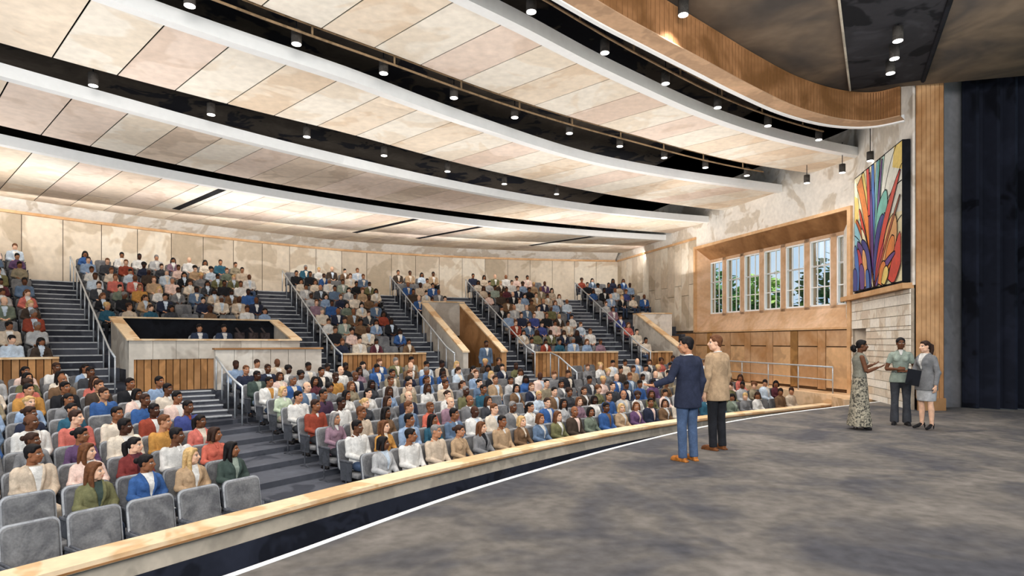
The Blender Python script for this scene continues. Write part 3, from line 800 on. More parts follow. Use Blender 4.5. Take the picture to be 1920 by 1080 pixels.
# ================================================================== dark ceiling above and ceiling clouds
b = MB()
arcc = arange(152, 92, 2)
ring(b, arcc, lambda t: 20.5, lambda t: Rb(t) + .3, 8.6, 8.7); b.hexa([W(-3, .3, 8.6), W(18, .3, 8.6), W(18, -4, 8.6), W(-3, -4, 8.6)], [W(-3, .3, 8.75), W(18, .3, 8.75), W(18, -4, 8.75), W(-3, -4, 8.75)])
ring(b, arcc, lambda t: Rb(t) + .2, lambda t: Rb(t) + .3, 6.47, 8.65)
tag(b.build('ceiling', m_dark), 'dark upper ceiling above the pale ceiling clouds', kind='structure')
def plan_curve(fn):
    ts = np.array(arange(156, 90, .5)); pts = [P(t, fn(t)) for t in ts]
    p = np.array([v.dot(PX) for v in pts]); q = np.array([v.dot(AX) for v in pts])
    o_ = np.argsort(p); return p[o_], q[o_]
BANDS = [
 ('nearest the stage', 7.6, tab([(146, 26.6), (134, 25.75), (120.6, 26.76), (113, 27.9), (104, 29.6), (95, 31.2)]), tab([(134, 28.6), (124, 29.1), (116.3, 30), (109.2, 30.9), (100.7, 32.5), (95, 33.4)]), 1.15),
 ('second from the stage', 7.35, tab([(134, 29.8), (125, 30.2), (117, 31.5), (110.5, 32.8), (99, 34.3), (92.5, 35.5)]), tab([(136, 33), (130, 33.2), (122.8, 33.6), (109.7, 35.9), (97.3, 38.3)]), .75),
 ('third from the stage', 7.1, tab([(136, 34), (131.3, 34.4), (121.6, 35.7), (106.3, 38.3), (96, 39.7)]), tab([(133.3, 38.05), (125.9, 39.05), (111, 40.75), (97.3, 42.7)]), .7),
 ('rearmost, against the back wall', 6.9, tab([(133.1, 39), (125.6, 40), (110.2, 42), (96.9, 43.4)]), lambda t: Rb(t) - .62, .35)]
def P2(p, q, z): return PX * p + AX * q + Vector((0, 0, z))
WPc = lambda inset: (W0 - WN * inset)
def wall_p(q, inset):     # p of the side wall line at axial coordinate q
    a = WPc(inset); u = WU
    s = (q - a.dot(AX)) / u.dot(AX)
    return (a + u * s).dot(PX)
cl_rng = random.Random(21)
for bi, (where, z, fi, fo, inset) in enumerate(BANDS):
    pi_, qi_ = plan_curve(fi); po_, qo_ = plan_curve(fo)
    Q0 = lambda p: float(np.interp(p, pi_, qi_)); Q1 = lambda p: float(np.interp(p, po_, qo_))
    def clipq(p, q):          # keep inside the side wall
        # largest q such that p <= wall_p(q)
        lo, hi = 0.0, 60.0
        for _ in range(30):
            mid = (lo + hi) / 2
            if wall_p(mid, inset) > p: lo = mid
            else: hi = mid
        return min(q, lo)
    e = empty('ceiling_cloud', P(115, fi(115), z)); tag(e, 'pale panelled ceiling cloud, ' + where, 'ceiling cloud')
    b = MB(); step = 1.12; th_ = .1
    pmin = -12.0 if bi < 2 else -17.0
    p = pmin; k = 0; front = []
    pend = None
    slots = () if bi < 3 else (8.4, 16.1, 19.2, 24.8)
    while p < 34:
        a, c = p + .015, p + step - .015
        n = 3
        row_i, row_o = [], []
        ok = True
        for s in range(n + 1):
            x = a + (c - a) * s / n
            qa, qb = Q0(x), Q1(x); qb = clipq(x, qb)
            if qb - qa < .08: ok = False
            row_i.append((x, qa)); row_o.append((x, qb))
        if ok:
            splits = [(0, 1)] if bi < 3 else [(0, .66), (.665, 1)]
            for (f0, f1) in splits:
                tone = cl_rng.choice((0, 1, 2, 3)) if bi > 1 else (1 if k % 2 else cl_rng.choice((0, 0, 3)))
                if f0 > 0: tone = 2 if k % 2 else 0
                for s in range(n):
                    (xa, qa0), (xb, qb0) = row_i[s], row_i[s + 1]; qa1, qb1 = row_o[s][1], row_o[s + 1][1]
                    g0 = lambda q0, q1, f_: q0 + (q1 - q0) * f_
                    B4 = [P2(xa, g0(qa0, qa1, f0), z), P2(xb, g0(qb0, qb1, f0), z), P2(xb, g0(qb0, qb1, f1), z), P2(xa, g0(qa0, qa1, f1), z)]
                    b.hexa(B4, [v + Vector((0, 0, th_)) for v in B4], tone)
            # joint backing
            xa, xb = row_i[0][0] - .03, row_i[-1][0] + .03
            B4 = [P2(xa, row_i[0][1] + .02, z + .015), P2(xb, row_i[-1][1] + .02, z + .015), P2(xb, row_o[-1][1] - .02, z + .015), P2(xa, row_o[0][1] - .02, z + .015)]
            b.hexa(B4, [v + Vector((0, 0, .06)) for v in B4], 4)
            front += row_i
            pend = (row_i[-1], row_o[-1])
        p += step; k += 1
    child(b, 'panels', m_clo + [m_cjoint], e)
    if slots:
        for sp_ in slots:
            b = MB(); x = sp_; qa = Q0(x); qb = qa + (Q1(x) - qa) * .66
            B4 = [P2(x - .13, qa, z - .012), P2(x + .13, qa, z - .012), P2(x + .13, qb, z - .012), P2(x - .13, qb, z - .012)]
            b.hexa(B4, [v + Vector((0, 0, .02)) for v in B4])
            child(b, 'dark_slot', m_slot, e)
    b = MB()
    for (a, c) in zip(front[:-1], front[1:]):
        if c[0] - a[0] < 1e-4: continue
        B4 = [P2(a[0], a[1] - .08, z - .05), P2(c[0], c[1] - .08, z - .05), P2(c[0], c[1] + .16, z - .05), P2(a[0], a[1] + .16, z - .05)]
        b.hexa(B4, [v + Vector((0, 0, .27)) for v in B4])
    child(b, 'white_edge', m_wht, e)

# ------------------------------------------------ trusses and downlights in the dark gaps
def along(fn, z, p0, p1, step):
    pp, qq = plan_curve(fn); return [P2(x, float(np.interp(x, pp, qq)), z) for x in arange(p0, p1, step)]
def truss(fn, z, p0, p1, label):
    e = empty('lighting_truss', along(fn, z, p0, p1, 1)[0]); tag(e, label, 'lighting truss')
    lo = along(fn, z, p0, p1, .9); hi = [v + Vector((0, 0, .42)) for v in lo]; md = [v + Vector((0, 0, .2)) for v in lo]
    for nm, pts in (('lower_pipe', lo), ('middle_pipe', md), ('upper_pipe', hi)):
        b = MB(); b.tube(pts, .025, 6); child(b, nm, m_pipe, e, True)
    for k in range(0, len(lo), 2):
        b = MB(); b.tube([lo[k], hi[k]], .022, 5); child(b, 'web_bar', m_pipe, e)
truss(lambda t: BANDS[0][3](t) + .14, 7.46, -8.5, 21.0, 'bronze pipe lighting truss behind the ceiling cloud nearest the stage')
truss(lambda t: BANDS[0][2](t) - .75, 7.75, 4.0, 19.0, 'bronze pipe lighting truss between the oak fascia and the nearest ceiling cloud')
truss(lambda t: BANDS[1][3](t) + .14, 7.46, -9, 12.0, 'bronze pipe lighting truss behind the second ceiling cloud')
lamp_me = None
b = MB(); b.tube([(0, 0, .0), (0, 0, .26)], .095, 12); can_me = b.mesh('housing', m_can, True)
b = MB(); b.tube([(0, 0, -.012), (0, 0, .004)], .088, 12); lens_me = b.mesh('lens', m_lampg)
b = MB(); b.tube([(0, 0, .26), (0, 0, .95)], .012, 5); stem_me = b.mesh('stem', m_black)
NL = 0
b = MB(); b.tube([(0, 0, .26), (0, 0, .318)], .012, 5); stub_me = b.mesh('stem', m_black)
def lamp(p, label, group, light=True, watts=55, stub=False):
    global NL
    e = empty('downlight', p); tag(e, label, 'downlight', group)
    for nm, me_ in (('housing', can_me), ('lens', lens_me), ('stem', stub_me if stub else stem_me)):
        o = bpy.data.objects.new(nm, me_); COL.objects.link(o); o.parent = e if nm != 'lens' else hs_
        if nm == 'housing': hs_ = o
    if light:
        l = bpy.data.lights.new('downlight_beam', 'SPOT'); l.energy = watts; l.spot_size = radians(120); l.spot_blend = .9; l.shadow_soft_size = .08; l.color = WARM
        lo_ = bpy.data.objects.new('downlight_beam', l); COL.objects.link(lo_); lo_.location = Vector(p) - Vector((0, 0, .03)); lo_.rotation_euler = (0, 0, 0)
    NL += 1
gaps = [(lambda t: BANDS[0][3](t) + .38, 7.33, -7.5, 20.6, 1.9, 'gap behind the ceiling cloud nearest the stage'),
        (lambda t: BANDS[1][3](t) + .34, 7.12, -8.5, 17.5, 2.3, 'gap behind the second ceiling cloud'),
        (lambda t: BANDS[0][2](t) - .5, 7.6, 6.0, 19.2, 2.4, 'gap between oak fascia and nearest cloud')]
for gi, (fn, z, p0, p1, st, nm) in enumerate(gaps):
    for k, p in enumerate(along(fn, z, p0, p1, st)):
        if wall_dist(p) < .4: continue
        lamp(p, 'small dark can downlight, %s in the %s' % (ordinal(k + 1), nm), 'can downlights, ' + nm, True, (330, 380, 200)[gi])
for k, (x, y) in enumerate(((7.55, 12.0), (7.95, 12.75), (8.3, 13.45), (3.1, 11.1))):
    lamp((x, y, 7.61 if k == 3 else 7.58), ('%s of the three can lights in the black lighting recess' % ORD[k + 1] if k < 3 else 'lone can light under the stage ceiling by the oak fascia'), 'stage can lights', True, 300, True)
for k, (t, o_) in enumerate(((1.0, -.9), (-.35, -.75), (-1.6, -.95))):
    lamp(W(t, o_, 7.0), ('farthest', 'middle', 'nearest')[k] + ' of three can lights along the top of the side wall', 'wall top can lights', True, 90)

# ================================================================== stained glass panel
UA0, UA1, ZA0, ZA1 = 1.32, 5.08, 3.22, 6.72
e = empty('stained_glass_panel', Bq((UA0 + UA1) / 2, .25, ZA0)); tag(e, 'colourful stained glass panel with fanning leaves in a deep black frame', 'stained glass')
def G(u, v, o): return Bq(UA0 + (UA1 - UA0) * u, o, ZA0 + (ZA1 - ZA0) * v)
b = MB(); bbox(b, UA0 - .03, UA1 + .02, .02, .2, ZA0 - .04, ZA1 + .03); child(b, 'frame', m_black, e)
gc = {'cream': (250, 238, 196), 'yellow': (246, 216, 120), 'white': (244, 243, 230), 'mint': (188, 226, 214), 'teal': (116, 194, 180), 'sky': (146, 204, 220), 'blue': (58, 112, 190), 'navy': (44, 54, 140), 'violet': (98, 56, 138), 'plum': (120, 44, 92), 'red': (222, 68, 52), 'crimson': (186, 40, 66), 'orange': (236, 138, 60), 'peach': (246, 182, 116), 'rust': (190, 88, 44)}
gm = [mat('glass ' + k, v, .1, 1.4, .35, spec=.4) for k, v in gc.items()] + [mat('lead', (38, 30, 34), .1, 4)]
gi = {k: i for i, k in enumerate(gc)}; LEAD = len(gc)
b = MB()
def gpoly(uv, col, layer):
    cu_ = sum(p[0] for p in uv) / len(uv); cv_ = sum(p[1] for p in uv) / len(uv)
    cl = [(min(max(x, 0), 1), min(max(y, 0), 1)) for x, y in uv]
    o_ = .202 + .0012 * layer
    b.poly([G(x, y, o_) for x, y in cl], gi[col])
def lead(line, layer, wd=.008):
    line = [(min(max(x, 0), 1), min(max(y, 0), 1)) for x, y in line]
    o_ = .2026 + .0012 * layer
    for (xa, ya), (xb, yb_) in zip(line[:-1], line[1:]):
        dx, dy = (xb - xa), (yb_ - ya) * .83; l_ = hypot(dx, dy)
        if l_ < 1e-5: continue
        nx, ny = -dy / l_ * wd * .5, dx / l_ * wd * .5 / .83
        b.poly([G(xa - nx, ya - ny, o_), G(xb - nx, yb_ - ny, o_), G(xb + nx, yb_ + ny, o_), G(xa + nx, ya + ny, o_)], LEAD)
def bez(p, n=16):
    out = []
    for i in range(n + 1):
        t = i / n
        if len(p) == 3: out.append(tuple((1 - t) ** 2 * a + 2 * t * (1 - t) * c + t * t * d for a, c, d in zip(*p)))
        else: out.append(tuple((1 - t) ** 3 * a + 3 * t * (1 - t) ** 2 * c + 3 * t * t * (1 - t) * d + t ** 3 * f_ for a, c, d, f_ in zip(*p)))
    return out
LAYER = [1]
def petal(spine, w0, wm, w1, col, peak=.6):
    s = bez(spine); n = len(s); A, Bs = [], []
    for i, (x, y) in enumerate(s):
        t = i / (n - 1)
        wdt = w0 + (wm - w0) * sin(min(t / peak, 1) * pi / 2) if t < peak else w1 + (wm - w1) * cos((t - peak) / (1 - peak) * pi / 2) ** .7
        dx = s[min(i + 1, n - 1)][0] - s[max(i - 1, 0)][0]; dy = s[min(i + 1, n - 1)][1] - s[max(i - 1, 0)][1]; l_ = hypot(dx, dy) or 1
        A.append((x - dy / l_ * wdt / 2, y + dx / l_ * wdt / 2)); Bs.append((x + dy / l_ * wdt / 2, y - dx / l_ * wdt / 2))
    for i in range(n - 1): gpoly([A[i], A[i + 1], Bs[i + 1], Bs[i]], col, LAYER[0])
    lead(A + Bs[::-1] + [A[0]], LAYER[0]); LAYER[0] += 1
gpoly([(0, 0), (1, 0), (1, 1), (0, 1)], 'cream', 0)
gpoly([(.6, .55), (1, .5), (1, 1), (.55, 1)], 'white', .3); gpoly([(0, .3), (.16, .3), (.12, .62), (0, .7)], 'sky', .35)
gpoly([(.83, .86), (1, .8), (1, 1), (.86, 1)], 'yellow', .4); gpoly([(0, .62), (.1, .55), (.1, .8), (0, .85)], 'yellow', .45)
for spn, w_, c_ in (
  ([(.46, .02), (.36, .5), (.2, 1.0)], (.02, .1, .06), 'yellow'), ([(.46, .02), (.4, .55), (.33, 1.02)], (.02, .07, .06), 'white'),
  ([(.47, .0), (.46, .5), (.56, 1.02)], (.02, .07, .09), 'sky'), ([(.47, .0), (.5, .5), (.66, 1.02)], (.02, .06, .06), 'mint'),
  ([(.46, .0), (.42, .4), (.12, .95)], (.03, .1, .13), 'orange'), ([(.44, .1), (.38, .42), (.36, .95)], (.02, .07, .05), 'plum'),
  ([(.46, .1), (.45, .5), (.44, 1.0)], (.03, .075, .05), 'blue'), ([(.36, .6), (.35, .8), (.32, 1.02)], (.05, .06, .05), 'red'),
  ([(.45, .0), (.42, .5), (.4, .8)], (.03, .06, .02), 'violet'), ([(.47, .05), (.52, .55), (.64, .98)], (.02, .045, .02), 'violet'),
  ([(.47, .1), (.5, .6), (.58, 1.0)], (.02, .035, .03), 'teal'), ([(.52, .3), (.6, .5), (.72, .72)], (.06, .2, .03), 'teal'),
  ([(.48, .1), (.56, .38), (.66, .55)], (.05, .15, .02), 'navy'), ([(.47, .05), (.6, .35), (.7, .55)], (.03, .06, .02), 'blue'),
  ([(.5, .0), (.58, .4), (.98, .8)], (.03, .085, .015), 'red'), ([(.5, .0), (.62, .25), (.84, .42)], (.03, .1, .02), 'crimson'),
  ([(.66, .05), (.8, .3), (.88, .5)], (.1, .22, .05), 'peach'), ([(.7, .1), (.8, .2), (.86, .35)], (.08, .14, .04), 'orange'),
  ([(.5, .0), (.7, .3), (.98, .62)], (.015, .03, .012), 'rust'), ([(.48, .0), (.36, .35), (.06, .62)], (.02, .05, .03), 'rust'),
  ([(.47, .0), (.3, .4), (.14, .7)], (.02, .05, .02), 'red'), ([(.46, .0), (.34, .3), (.2, .52)], (.02, .08, .02), 'cream'),
  ([(.8, .0), (.92, .12), (1.02, .34)], (.1, .16, .08), 'red'), ([(.52, .0), (.64, .14), (.9, .22)], (.03, .06, .02), 'violet'),
  ([(.6, .0), (.66, .1), (.7, .18)], (.08, .12, .03), 'orange'), ([(.66, .0), (.72, .08), (.76, .13)], (.06, .1, .03), 'yellow'),
  ([(.4, .0), (.4, .3), (.2, .42)], (.06, .1, .02), 'navy'), ([(.32, .0), (.34, .25), (.1, .42)], (.06, .09, .03), 'violet'),
  ([(.3, .02), (.3, .2), (.24, .34)], (.06, .1, .02), 'peach'), ([(.2, .0), (.22, .2), (.1, .36)], (.08, .11, .03), 'crimson'),
  ([(.1, .0), (.12, .2), (.04, .4)], (.08, .1, .03), 'blue'), ([(.22, .0), (.24, .12), (.18, .22)], (.09, .12, .03), 'violet'),
  ([(.04, .0), (.06, .12), (.02, .2)], (.1, .12, .03), 'navy'), ([(.36, .0), (.36, .08), (.33, .16)], (.08, .08, .03), 'blue')):
    petal(spn, *w_, c_)
for l_ in (bez([(.62, .6), (.75, .9), (.9, 1.0)]), bez([(.7, .62), (.85, .72), (1, .72)]), bez([(.86, .4), (.94, .46), (1, .47)]), bez([(.84, .66), (.92, .8), (1, .84)]), bez([(0, .5), (.1, .46), (.16, .4)]), bez([(.06, .95), (.12, .7), (.14, .6)])):
    lead(l_, 2)
child(b, 'glass', gm, e, False)

# ================================================================== trees outside the windows
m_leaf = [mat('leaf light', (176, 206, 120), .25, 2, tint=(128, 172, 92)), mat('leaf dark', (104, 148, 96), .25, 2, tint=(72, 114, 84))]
m_trunk = mat('bark', (92, 74, 58), .2, 4)
m_lawn = mat('lawn', (126, 150, 92), .2, .4)
b = MB(); b.hexa([W(-30, 1.2, -1.6), W(-30, 60, -1.6), W(60, 60, -1.6), W(60, 1.2, -1.6)], [W(-30, 1.2, -1.4), W(-30, 60, -1.4), W(60, 60, -1.4), W(60, 1.2, -1.4)])
tag(b.build('ground_outside', m_lawn), 'lawn outside the windows', kind='structure')
tr = random.Random(17)
def tree(p, h, r, label, dk):
    e = empty('garden_tree', p); tag(e, label, 'tree', None)
    b = MB(); b.tube([(0, 0, 0), (.1, 0, h * .4), (.0, .1, h * .75)], [.16, .12, .05], 7)
    o = b.build('trunk', m_trunk, e, True)
    b = MB()
    for k in range(420):
        a = tr.uniform(0, 2 * pi); q = tr.uniform(-1, 1); rad = r * (tr.random() ** .4)
        lump = 1 + .28 * sin(a * 3 + q * 4)
        c = Vector((rad * sqrt(1 - q * q) * cos(a) * lump, rad * sqrt(1 - q * q) * sin(a) * lump, h * .66 + q * rad * 1.25))
        s = tr.uniform(.18, .36); M = Matrix.Rotation(tr.uniform(0, 6.28), 3, 'Z') @ Matrix.Rotation(tr.uniform(-1, 1), 3, 'X')
        pts = [M @ Vector((s * cos(w_), s * .75 * sin(w_), .06 * s * cos(2 * w_))) + c for w_ in (0, 1.05, 2.1, 3.14, 4.2, 5.25)]
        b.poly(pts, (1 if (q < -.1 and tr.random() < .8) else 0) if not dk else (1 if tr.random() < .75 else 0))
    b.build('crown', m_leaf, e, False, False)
for k, (t, o_, h, r, dk, l_) in enumerate(((1.6, 7.0, 6.6, 1.75, False, 'leafy green tree outside the window nearest the stained glass'), (9.2, 7.5, 7.6, 2.0, True, 'dark green tree outside, seen through the middle windows'),
        (15.5, 8.5, 8.2, 1.6, False, 'light green tree outside, seen through the window third from the far end'), (22, 10, 9.2, 1.8, True, 'tree outside, seen through the second window from the far end'), (5.2, 9.5, 5.4, 1.5, True, 'low dark tree outside between the nearest two windows'))):
    tree(W(t, o_, -1.4), h, r, l_, dk)
# ================================================================== people
SKIN = {'deep': (74, 46, 34), 'dark': (102, 66, 46), 'brown': (140, 92, 64), 'tan': (184, 132, 100), 'light': (228, 182, 152)}
HAIRC = {'black': (26, 23, 24), 'dark brown': (56, 38, 30), 'brown': (104, 66, 42), 'blond': (206, 170, 116), 'grey': (132, 128, 126)}
CLOTH = {'white': (218, 215, 209), 'cream': (222, 206, 184), 'pale pink': (232, 196, 180), 'salmon red': (212, 104, 90), 'coral': (216, 98, 76), 'rust red': (158, 62, 42), 'dark red': (134, 50, 48), 'maroon': (98, 46, 56),
 'purple': (98, 68, 108), 'mauve': (146, 112, 128), 'dark purple': (74, 50, 74), 'navy': (42, 48, 70), 'blue': (50, 92, 158), 'indigo': (64, 76, 146), 'light blue': (136, 162, 196), 'pale blue': (190, 206, 222), 'steel blue': (92, 116, 146), 'teal': (40, 92, 116),
 'grey': (122, 122, 124), 'light grey': (176, 176, 176), 'charcoal': (64, 66, 72), 'black': (36, 37, 42), 'dark green': (62, 78, 72), 'olive': (112, 110, 70), 'grey green': (112, 124, 106), 'pale green': (192, 208, 176), 'sage': (146, 160, 146),
 'brown': (120, 88, 60), 'dark brown': (72, 58, 48), 'tan': (182, 148, 110), 'beige': (204, 182, 156), 'mustard': (198, 136, 56), 'amber': (214, 144, 64), 'khaki': (150, 136, 108), 'denim': (70, 92, 128), 'dark denim': (48, 62, 88), 'orange': (214, 120, 56)}
M_SKIN = {k: mat('skin ' + k, v, .09, 12, .6, 'obj', feat=True, fine=.03, soft=True) for k, v in SKIN.items()}
M_HAIR = {k: mat('hair ' + k, v, .22, 22, .6, 'obj', soft=True) for k, v in HAIRC.items()}
def mute(c, f=.2):
    g_ = .3 * c[0] + .55 * c[1] + .15 * c[2]
    return tuple(v * (1 - f) + g_ * f for v in c)
M_CLO = {k: mat('cloth ' + k, mute(v), .14, 8, .9, 'obj', fine=.07, soft=True) for k, v in CLOTH.items()}
m_shoe = {'black': mat('shoe black', (34, 32, 34), .3, 12, .5, 'obj'), 'tan': mat('shoe tan', (176, 110, 50), .25, 12, .5, 'obj'), 'brown': mat('shoe brown', (120, 74, 42), .25, 12, .5, 'obj')}

def rot_head(yaw, pitch, roll=0.0):
    return Matrix.Rotation(yaw, 4, 'Z') @ Matrix.Rotation(pitch, 4, 'X') @ Matrix.Rotation(roll, 4, 'Y')

class Fig:
    """collects closed shapes by part name"""
    def __init__(self): self.p = {}
    def __getitem__(self, k):
        if k not in self.p: self.p[k] = MB()
        return self.p[k]

def sring(z, cx, cy, hw, hd, n=24, e=2.4, M=None):
    out = []
    for k in range(n):
        a = 2 * pi * k / n
        c, s = sin(a), cos(a)
        x = cx + hw * math.copysign(abs(c) ** (2 / e), c); y = cy + hd * math.copysign(abs(s) ** (2 / e), s)
        v = Vector((x, y, z)); out.append(M @ v if M is not None else v)
    return out

def head(fig, H, fem, hair, detail=True):
    """H: head matrix, origin between the ears at eye height minus a little; +Y is forward"""
    b = fig['body']; k = .95 if fem else 1.0
    S = H @ Matrix.Scale(k, 4)
    b.ell((0, -.014, .035), (.075, .096, .09), S, 18, 12)
    b.ell((0, .018, -.025), (.064, .074, .085), S, 16, 12)
    b.ell((0, .04, -.078), (.04 if not fem else .034, .042, .034), S, 12, 8)
    for s in (-1, 1):
        b.ell((s * .052, .01, -.06), (.018, .045, .032), S, 8, 6)       # jaw
        b.ell((s * .04, .06, -.02), (.022, .026, .022), S, 8, 6)        # cheek
        b.ell((s * .077, -.008, .0), (.011, .02, .031), S, 8, 6)        # ear
    b.tube([S @ Vector((0, .085, .02)), S @ Vector((0, .1, -.004)), S @ Vector((0, .107, -.02)), S @ Vector((0, .094, -.03))], [.009 * k, .0105 * k, .0145 * k, .011 * k], 8)
    b.tube([S @ Vector((x, .082 - x * x * 9, .03)) for x in (-.05, -.025, 0, .025, .05)], [.008, .011, .009, .011, .008], 6)
    b.ell((0, .083, -.052), (.022, .013, .0065), S, 8, 6); b.ell((0, .081, -.062), (.019, .013, .007), S, 8, 6)
    b.tube([S @ Vector((0, -.03, -.04)), S @ Vector((0, -.035, -.1)), S @ Vector((0, -.05, -.17))], [.056 * k, .052 * k, .056 * k], 12)
    h = fig['hair']
    if hair not in ('bald', 'afro'):
        for s in (-1, 1): h.ell((s * .06, .022, .06), (.021, .03, .036), S, 8, 6)
    if hair == 'short':
        h.ell((0, -.024, .052), (.083, .096, .09), S, 18, 12); h.ell((.01, .032, .096), (.058, .05, .032), S, 12, 8); h.ell((0, -.06, .01), (.072, .05, .08), S, 12, 8)
    elif hair == 'crop':
        h.ell((0, -.022, .05), (.0785, .094, .087), S, 18, 12); h.ell((0, -.055, .012), (.073, .05, .07), S, 12, 8); h.ell((0, .028, .09), (.058, .05, .035), S, 12, 8)
    elif hair == 'bald':
        h.ell((0, -.055, .0), (.077, .052, .055), S, 14, 9)
    elif hair == 'afro':
        h.ell((0, -.03, .062), (.108, .108, .1), S, 16, 10)
        rr_ = random.Random(4)
        for _ in range(26):
            a, q = rr_.uniform(0, 6.28), rr_.uniform(-.3, 1); c_ = sqrt(1 - q * q)
            x, y = .095 * c_ * cos(a), -.035 + .095 * c_ * sin(a)
            if y > .04 and q < .5: continue
            h.ell((x, y, .062 + .09 * q), (.026, .026, .024), S, 7, 5)
    elif hair in ('bun', 'pony', 'puff'):
        h.ell((0, -.022, .05), (.0815, .095, .087), S, 18, 12); h.ell((0, -.055, .012), (.075, .05, .07), S, 12, 8); h.ell((0, .03, .088), (.058, .05, .036), S, 12, 8)
        if hair == 'bun': h.ell((0, -.135, .045), (.042, .04, .042), S, 12, 8)
        if hair == 'puff':
            for q in ((0, -.15, -.03), (.03, -.15, -.05), (-.03, -.14, -.055), (0, -.17, -.06), (0, -.14, -.085), (.02, -.16, -.01), (-.02, -.17, -.03)): h.ell(q, (.048, .045, .045), S, 10, 7)
        if hair == 'pony': h.tube([S @ Vector(q) for q in ((0, -.11, .06), (0, -.15, .03), (0, -.155, -.06), (0, -.14, -.15), (0, -.135, -.22))], [.025, .042, .042, .034, .012], 10)
    elif hair in ('long', 'bob'):
        h.ell((0, .03, .09), (.06, .05, .036), S, 12, 8)
        L_ = -.23 if hair == 'long' else -.1
        h.ell((0, -.025, .05), (.088, .097, .088), S, 18, 12); h.ell((.012, .035, .098), (.06, .045, .028), S, 12, 8)
        for s in (-1, 1):
            h.tube([S @ Vector(q) for q in ((s * .06, .02, .085), (s * .082, .012, .03), (s * .088, -.005, -.04), (s * .09, -.01, -.1), (s * .085, .012 if hair == 'long' else -.02, L_))], [.022, .025, .03, .034, .016], 9)
        h.loft([sring(z, 0, cy, hw, hd, 16, 2, S) for z, cy, hw, hd in ((.06, -.07, .075, .05), (-.02, -.08, .085, .048), (-.1, -.09, .09, .042), (L_ * .75, -.095, .088, .036), (L_, -.095, .07, .02))])
    elif hair == 'cap':
        h.ell((0, -.025, .052), (.088, .1, .086), S, 18, 12); h.ell((0, -.06, .012), (.08, .055, .07), S, 12, 8)
    return S

def feats(me, S):
    """eyes, brows and lips as a colour attribute read by the skin material"""
    inv = S.inverted(); n = len(me.vertices)
    co = np.empty(n * 3); me.vertices.foreach_get('co', co); co = co.reshape(n, 3)
    A = np.array(inv); q = co @ A[:3, :3].T + A[:3, 3]
    x, y, z = np.abs(q[:, 0]), q[:, 1], q[:, 2]
    fr = (y > .045) & (np.abs(z) < .12)
    sm = lambda d: np.clip(1.35 - d, 0, 1) * 1.0
    lips = sm(((q[:, 0] / .026) ** 2 + ((z + .057) / .0115) ** 2)) * (y > .07)
    eye = sm(((x - .031) / .0165) ** 2 + ((z - .008) / .0085) ** 2) * fr
    iris = sm(((x - .031) / .0085) ** 2 + ((z - .008) / .0085) ** 2) * fr
    lid = sm(((x - .031) / .02) ** 2 + ((z - .0165) / .0045) ** 2) * fr
    brow = sm(((x - .033) / .024) ** 2 + ((z - .033 + (x - .03) * .12) / .0068) ** 2) * fr
    col = np.zeros((n, 4)); col[:, 3] = 1
    col[:, 0] = np.clip(lips * 1.5, 0, 1); col[:, 2] = np.clip(eye * 1.5, 0, 1); col[:, 1] = np.clip(np.maximum(np.maximum(iris * 2, brow * .9), lid * .8), 0, 1)
    at = me.attributes.new('feat', 'FLOAT_COLOR', 'POINT')
    at.data.foreach_set('color', col.astype(np.float32).ravel())

def hand(b, w, d, up, side, curl=.35, s=1.0, spread=1.0):
    """w wrist, d direction of the fingers, up: back of the hand, side: +1 thumb on the d x up side"""
    d = Vector(d).normalized(); up = Vector(up); up = (up - d * up.dot(d)).normalized(); r = d.cross(up) * side
    w = Vector(w)
    fr = Matrix((r, d, up)).transposed().to_4x4(); fr.translation = w
    b.tube([w - d * .03, w + d * .01], [.026 * s, .024 * s], 8)
    b.ell((0, .045 * s, 0), (.04 * s, .052 * s, .016 * s), fr, 12, 8)
    for i, (x, l_) in enumerate(((.03, .066), (.0105, .076), (-.0095, .071), (-.0285, .056))):
        base = w + r * x * s * spread + d * .08 * s
        dd = (d + r * x * 3.0 * (spread - .8)).normalized()
        p = [base - dd * .025 * s]; a = 0.0; cur = base; p.append(cur)
        for q, seg_ in enumerate((.45, .32, .23)):
            a += curl * (1.0, .9, .7)[q]
            cur = cur + (dd * cos(a) - up * sin(a)) * l_ * seg_ * s
            p.append(cur)
        b.tube(p, [.0095 * s, .0092 * s, .0086 * s, .0078 * s, .006 * s], 7)
    t0 = w + r * .03 * s + d * .025 * s
    p = [w + d * .02 * s + r * .012 * s, t0, t0 + (r * .7 + d * .75 - up * .25).normalized() * .034 * s, t0 + (r * .75 + d * 1.6 - up * .5).normalized() * .06 * s]
    b.tube(p, [.014 * s, .0125 * s, .0105 * s, .0075 * s], 7)

TORSO_M = [(-.07, .165, .122), (.04, .168, .124), (.17, .152, .112), (.30, .168, .122), (.40, .186, .124), (.455, .184, .108), (.495, .135, .085), (.528, .078, .068), (.555, .058, .058)]
TORSO_F = [(-.07, .172, .122), (.04, .168, .12), (.16, .13, .098), (.28, .146, .112), (.37, .16, .128), (.43, .158, .104), (.47, .115, .08), (.503, .062, .058), (.532, .05, .052)]

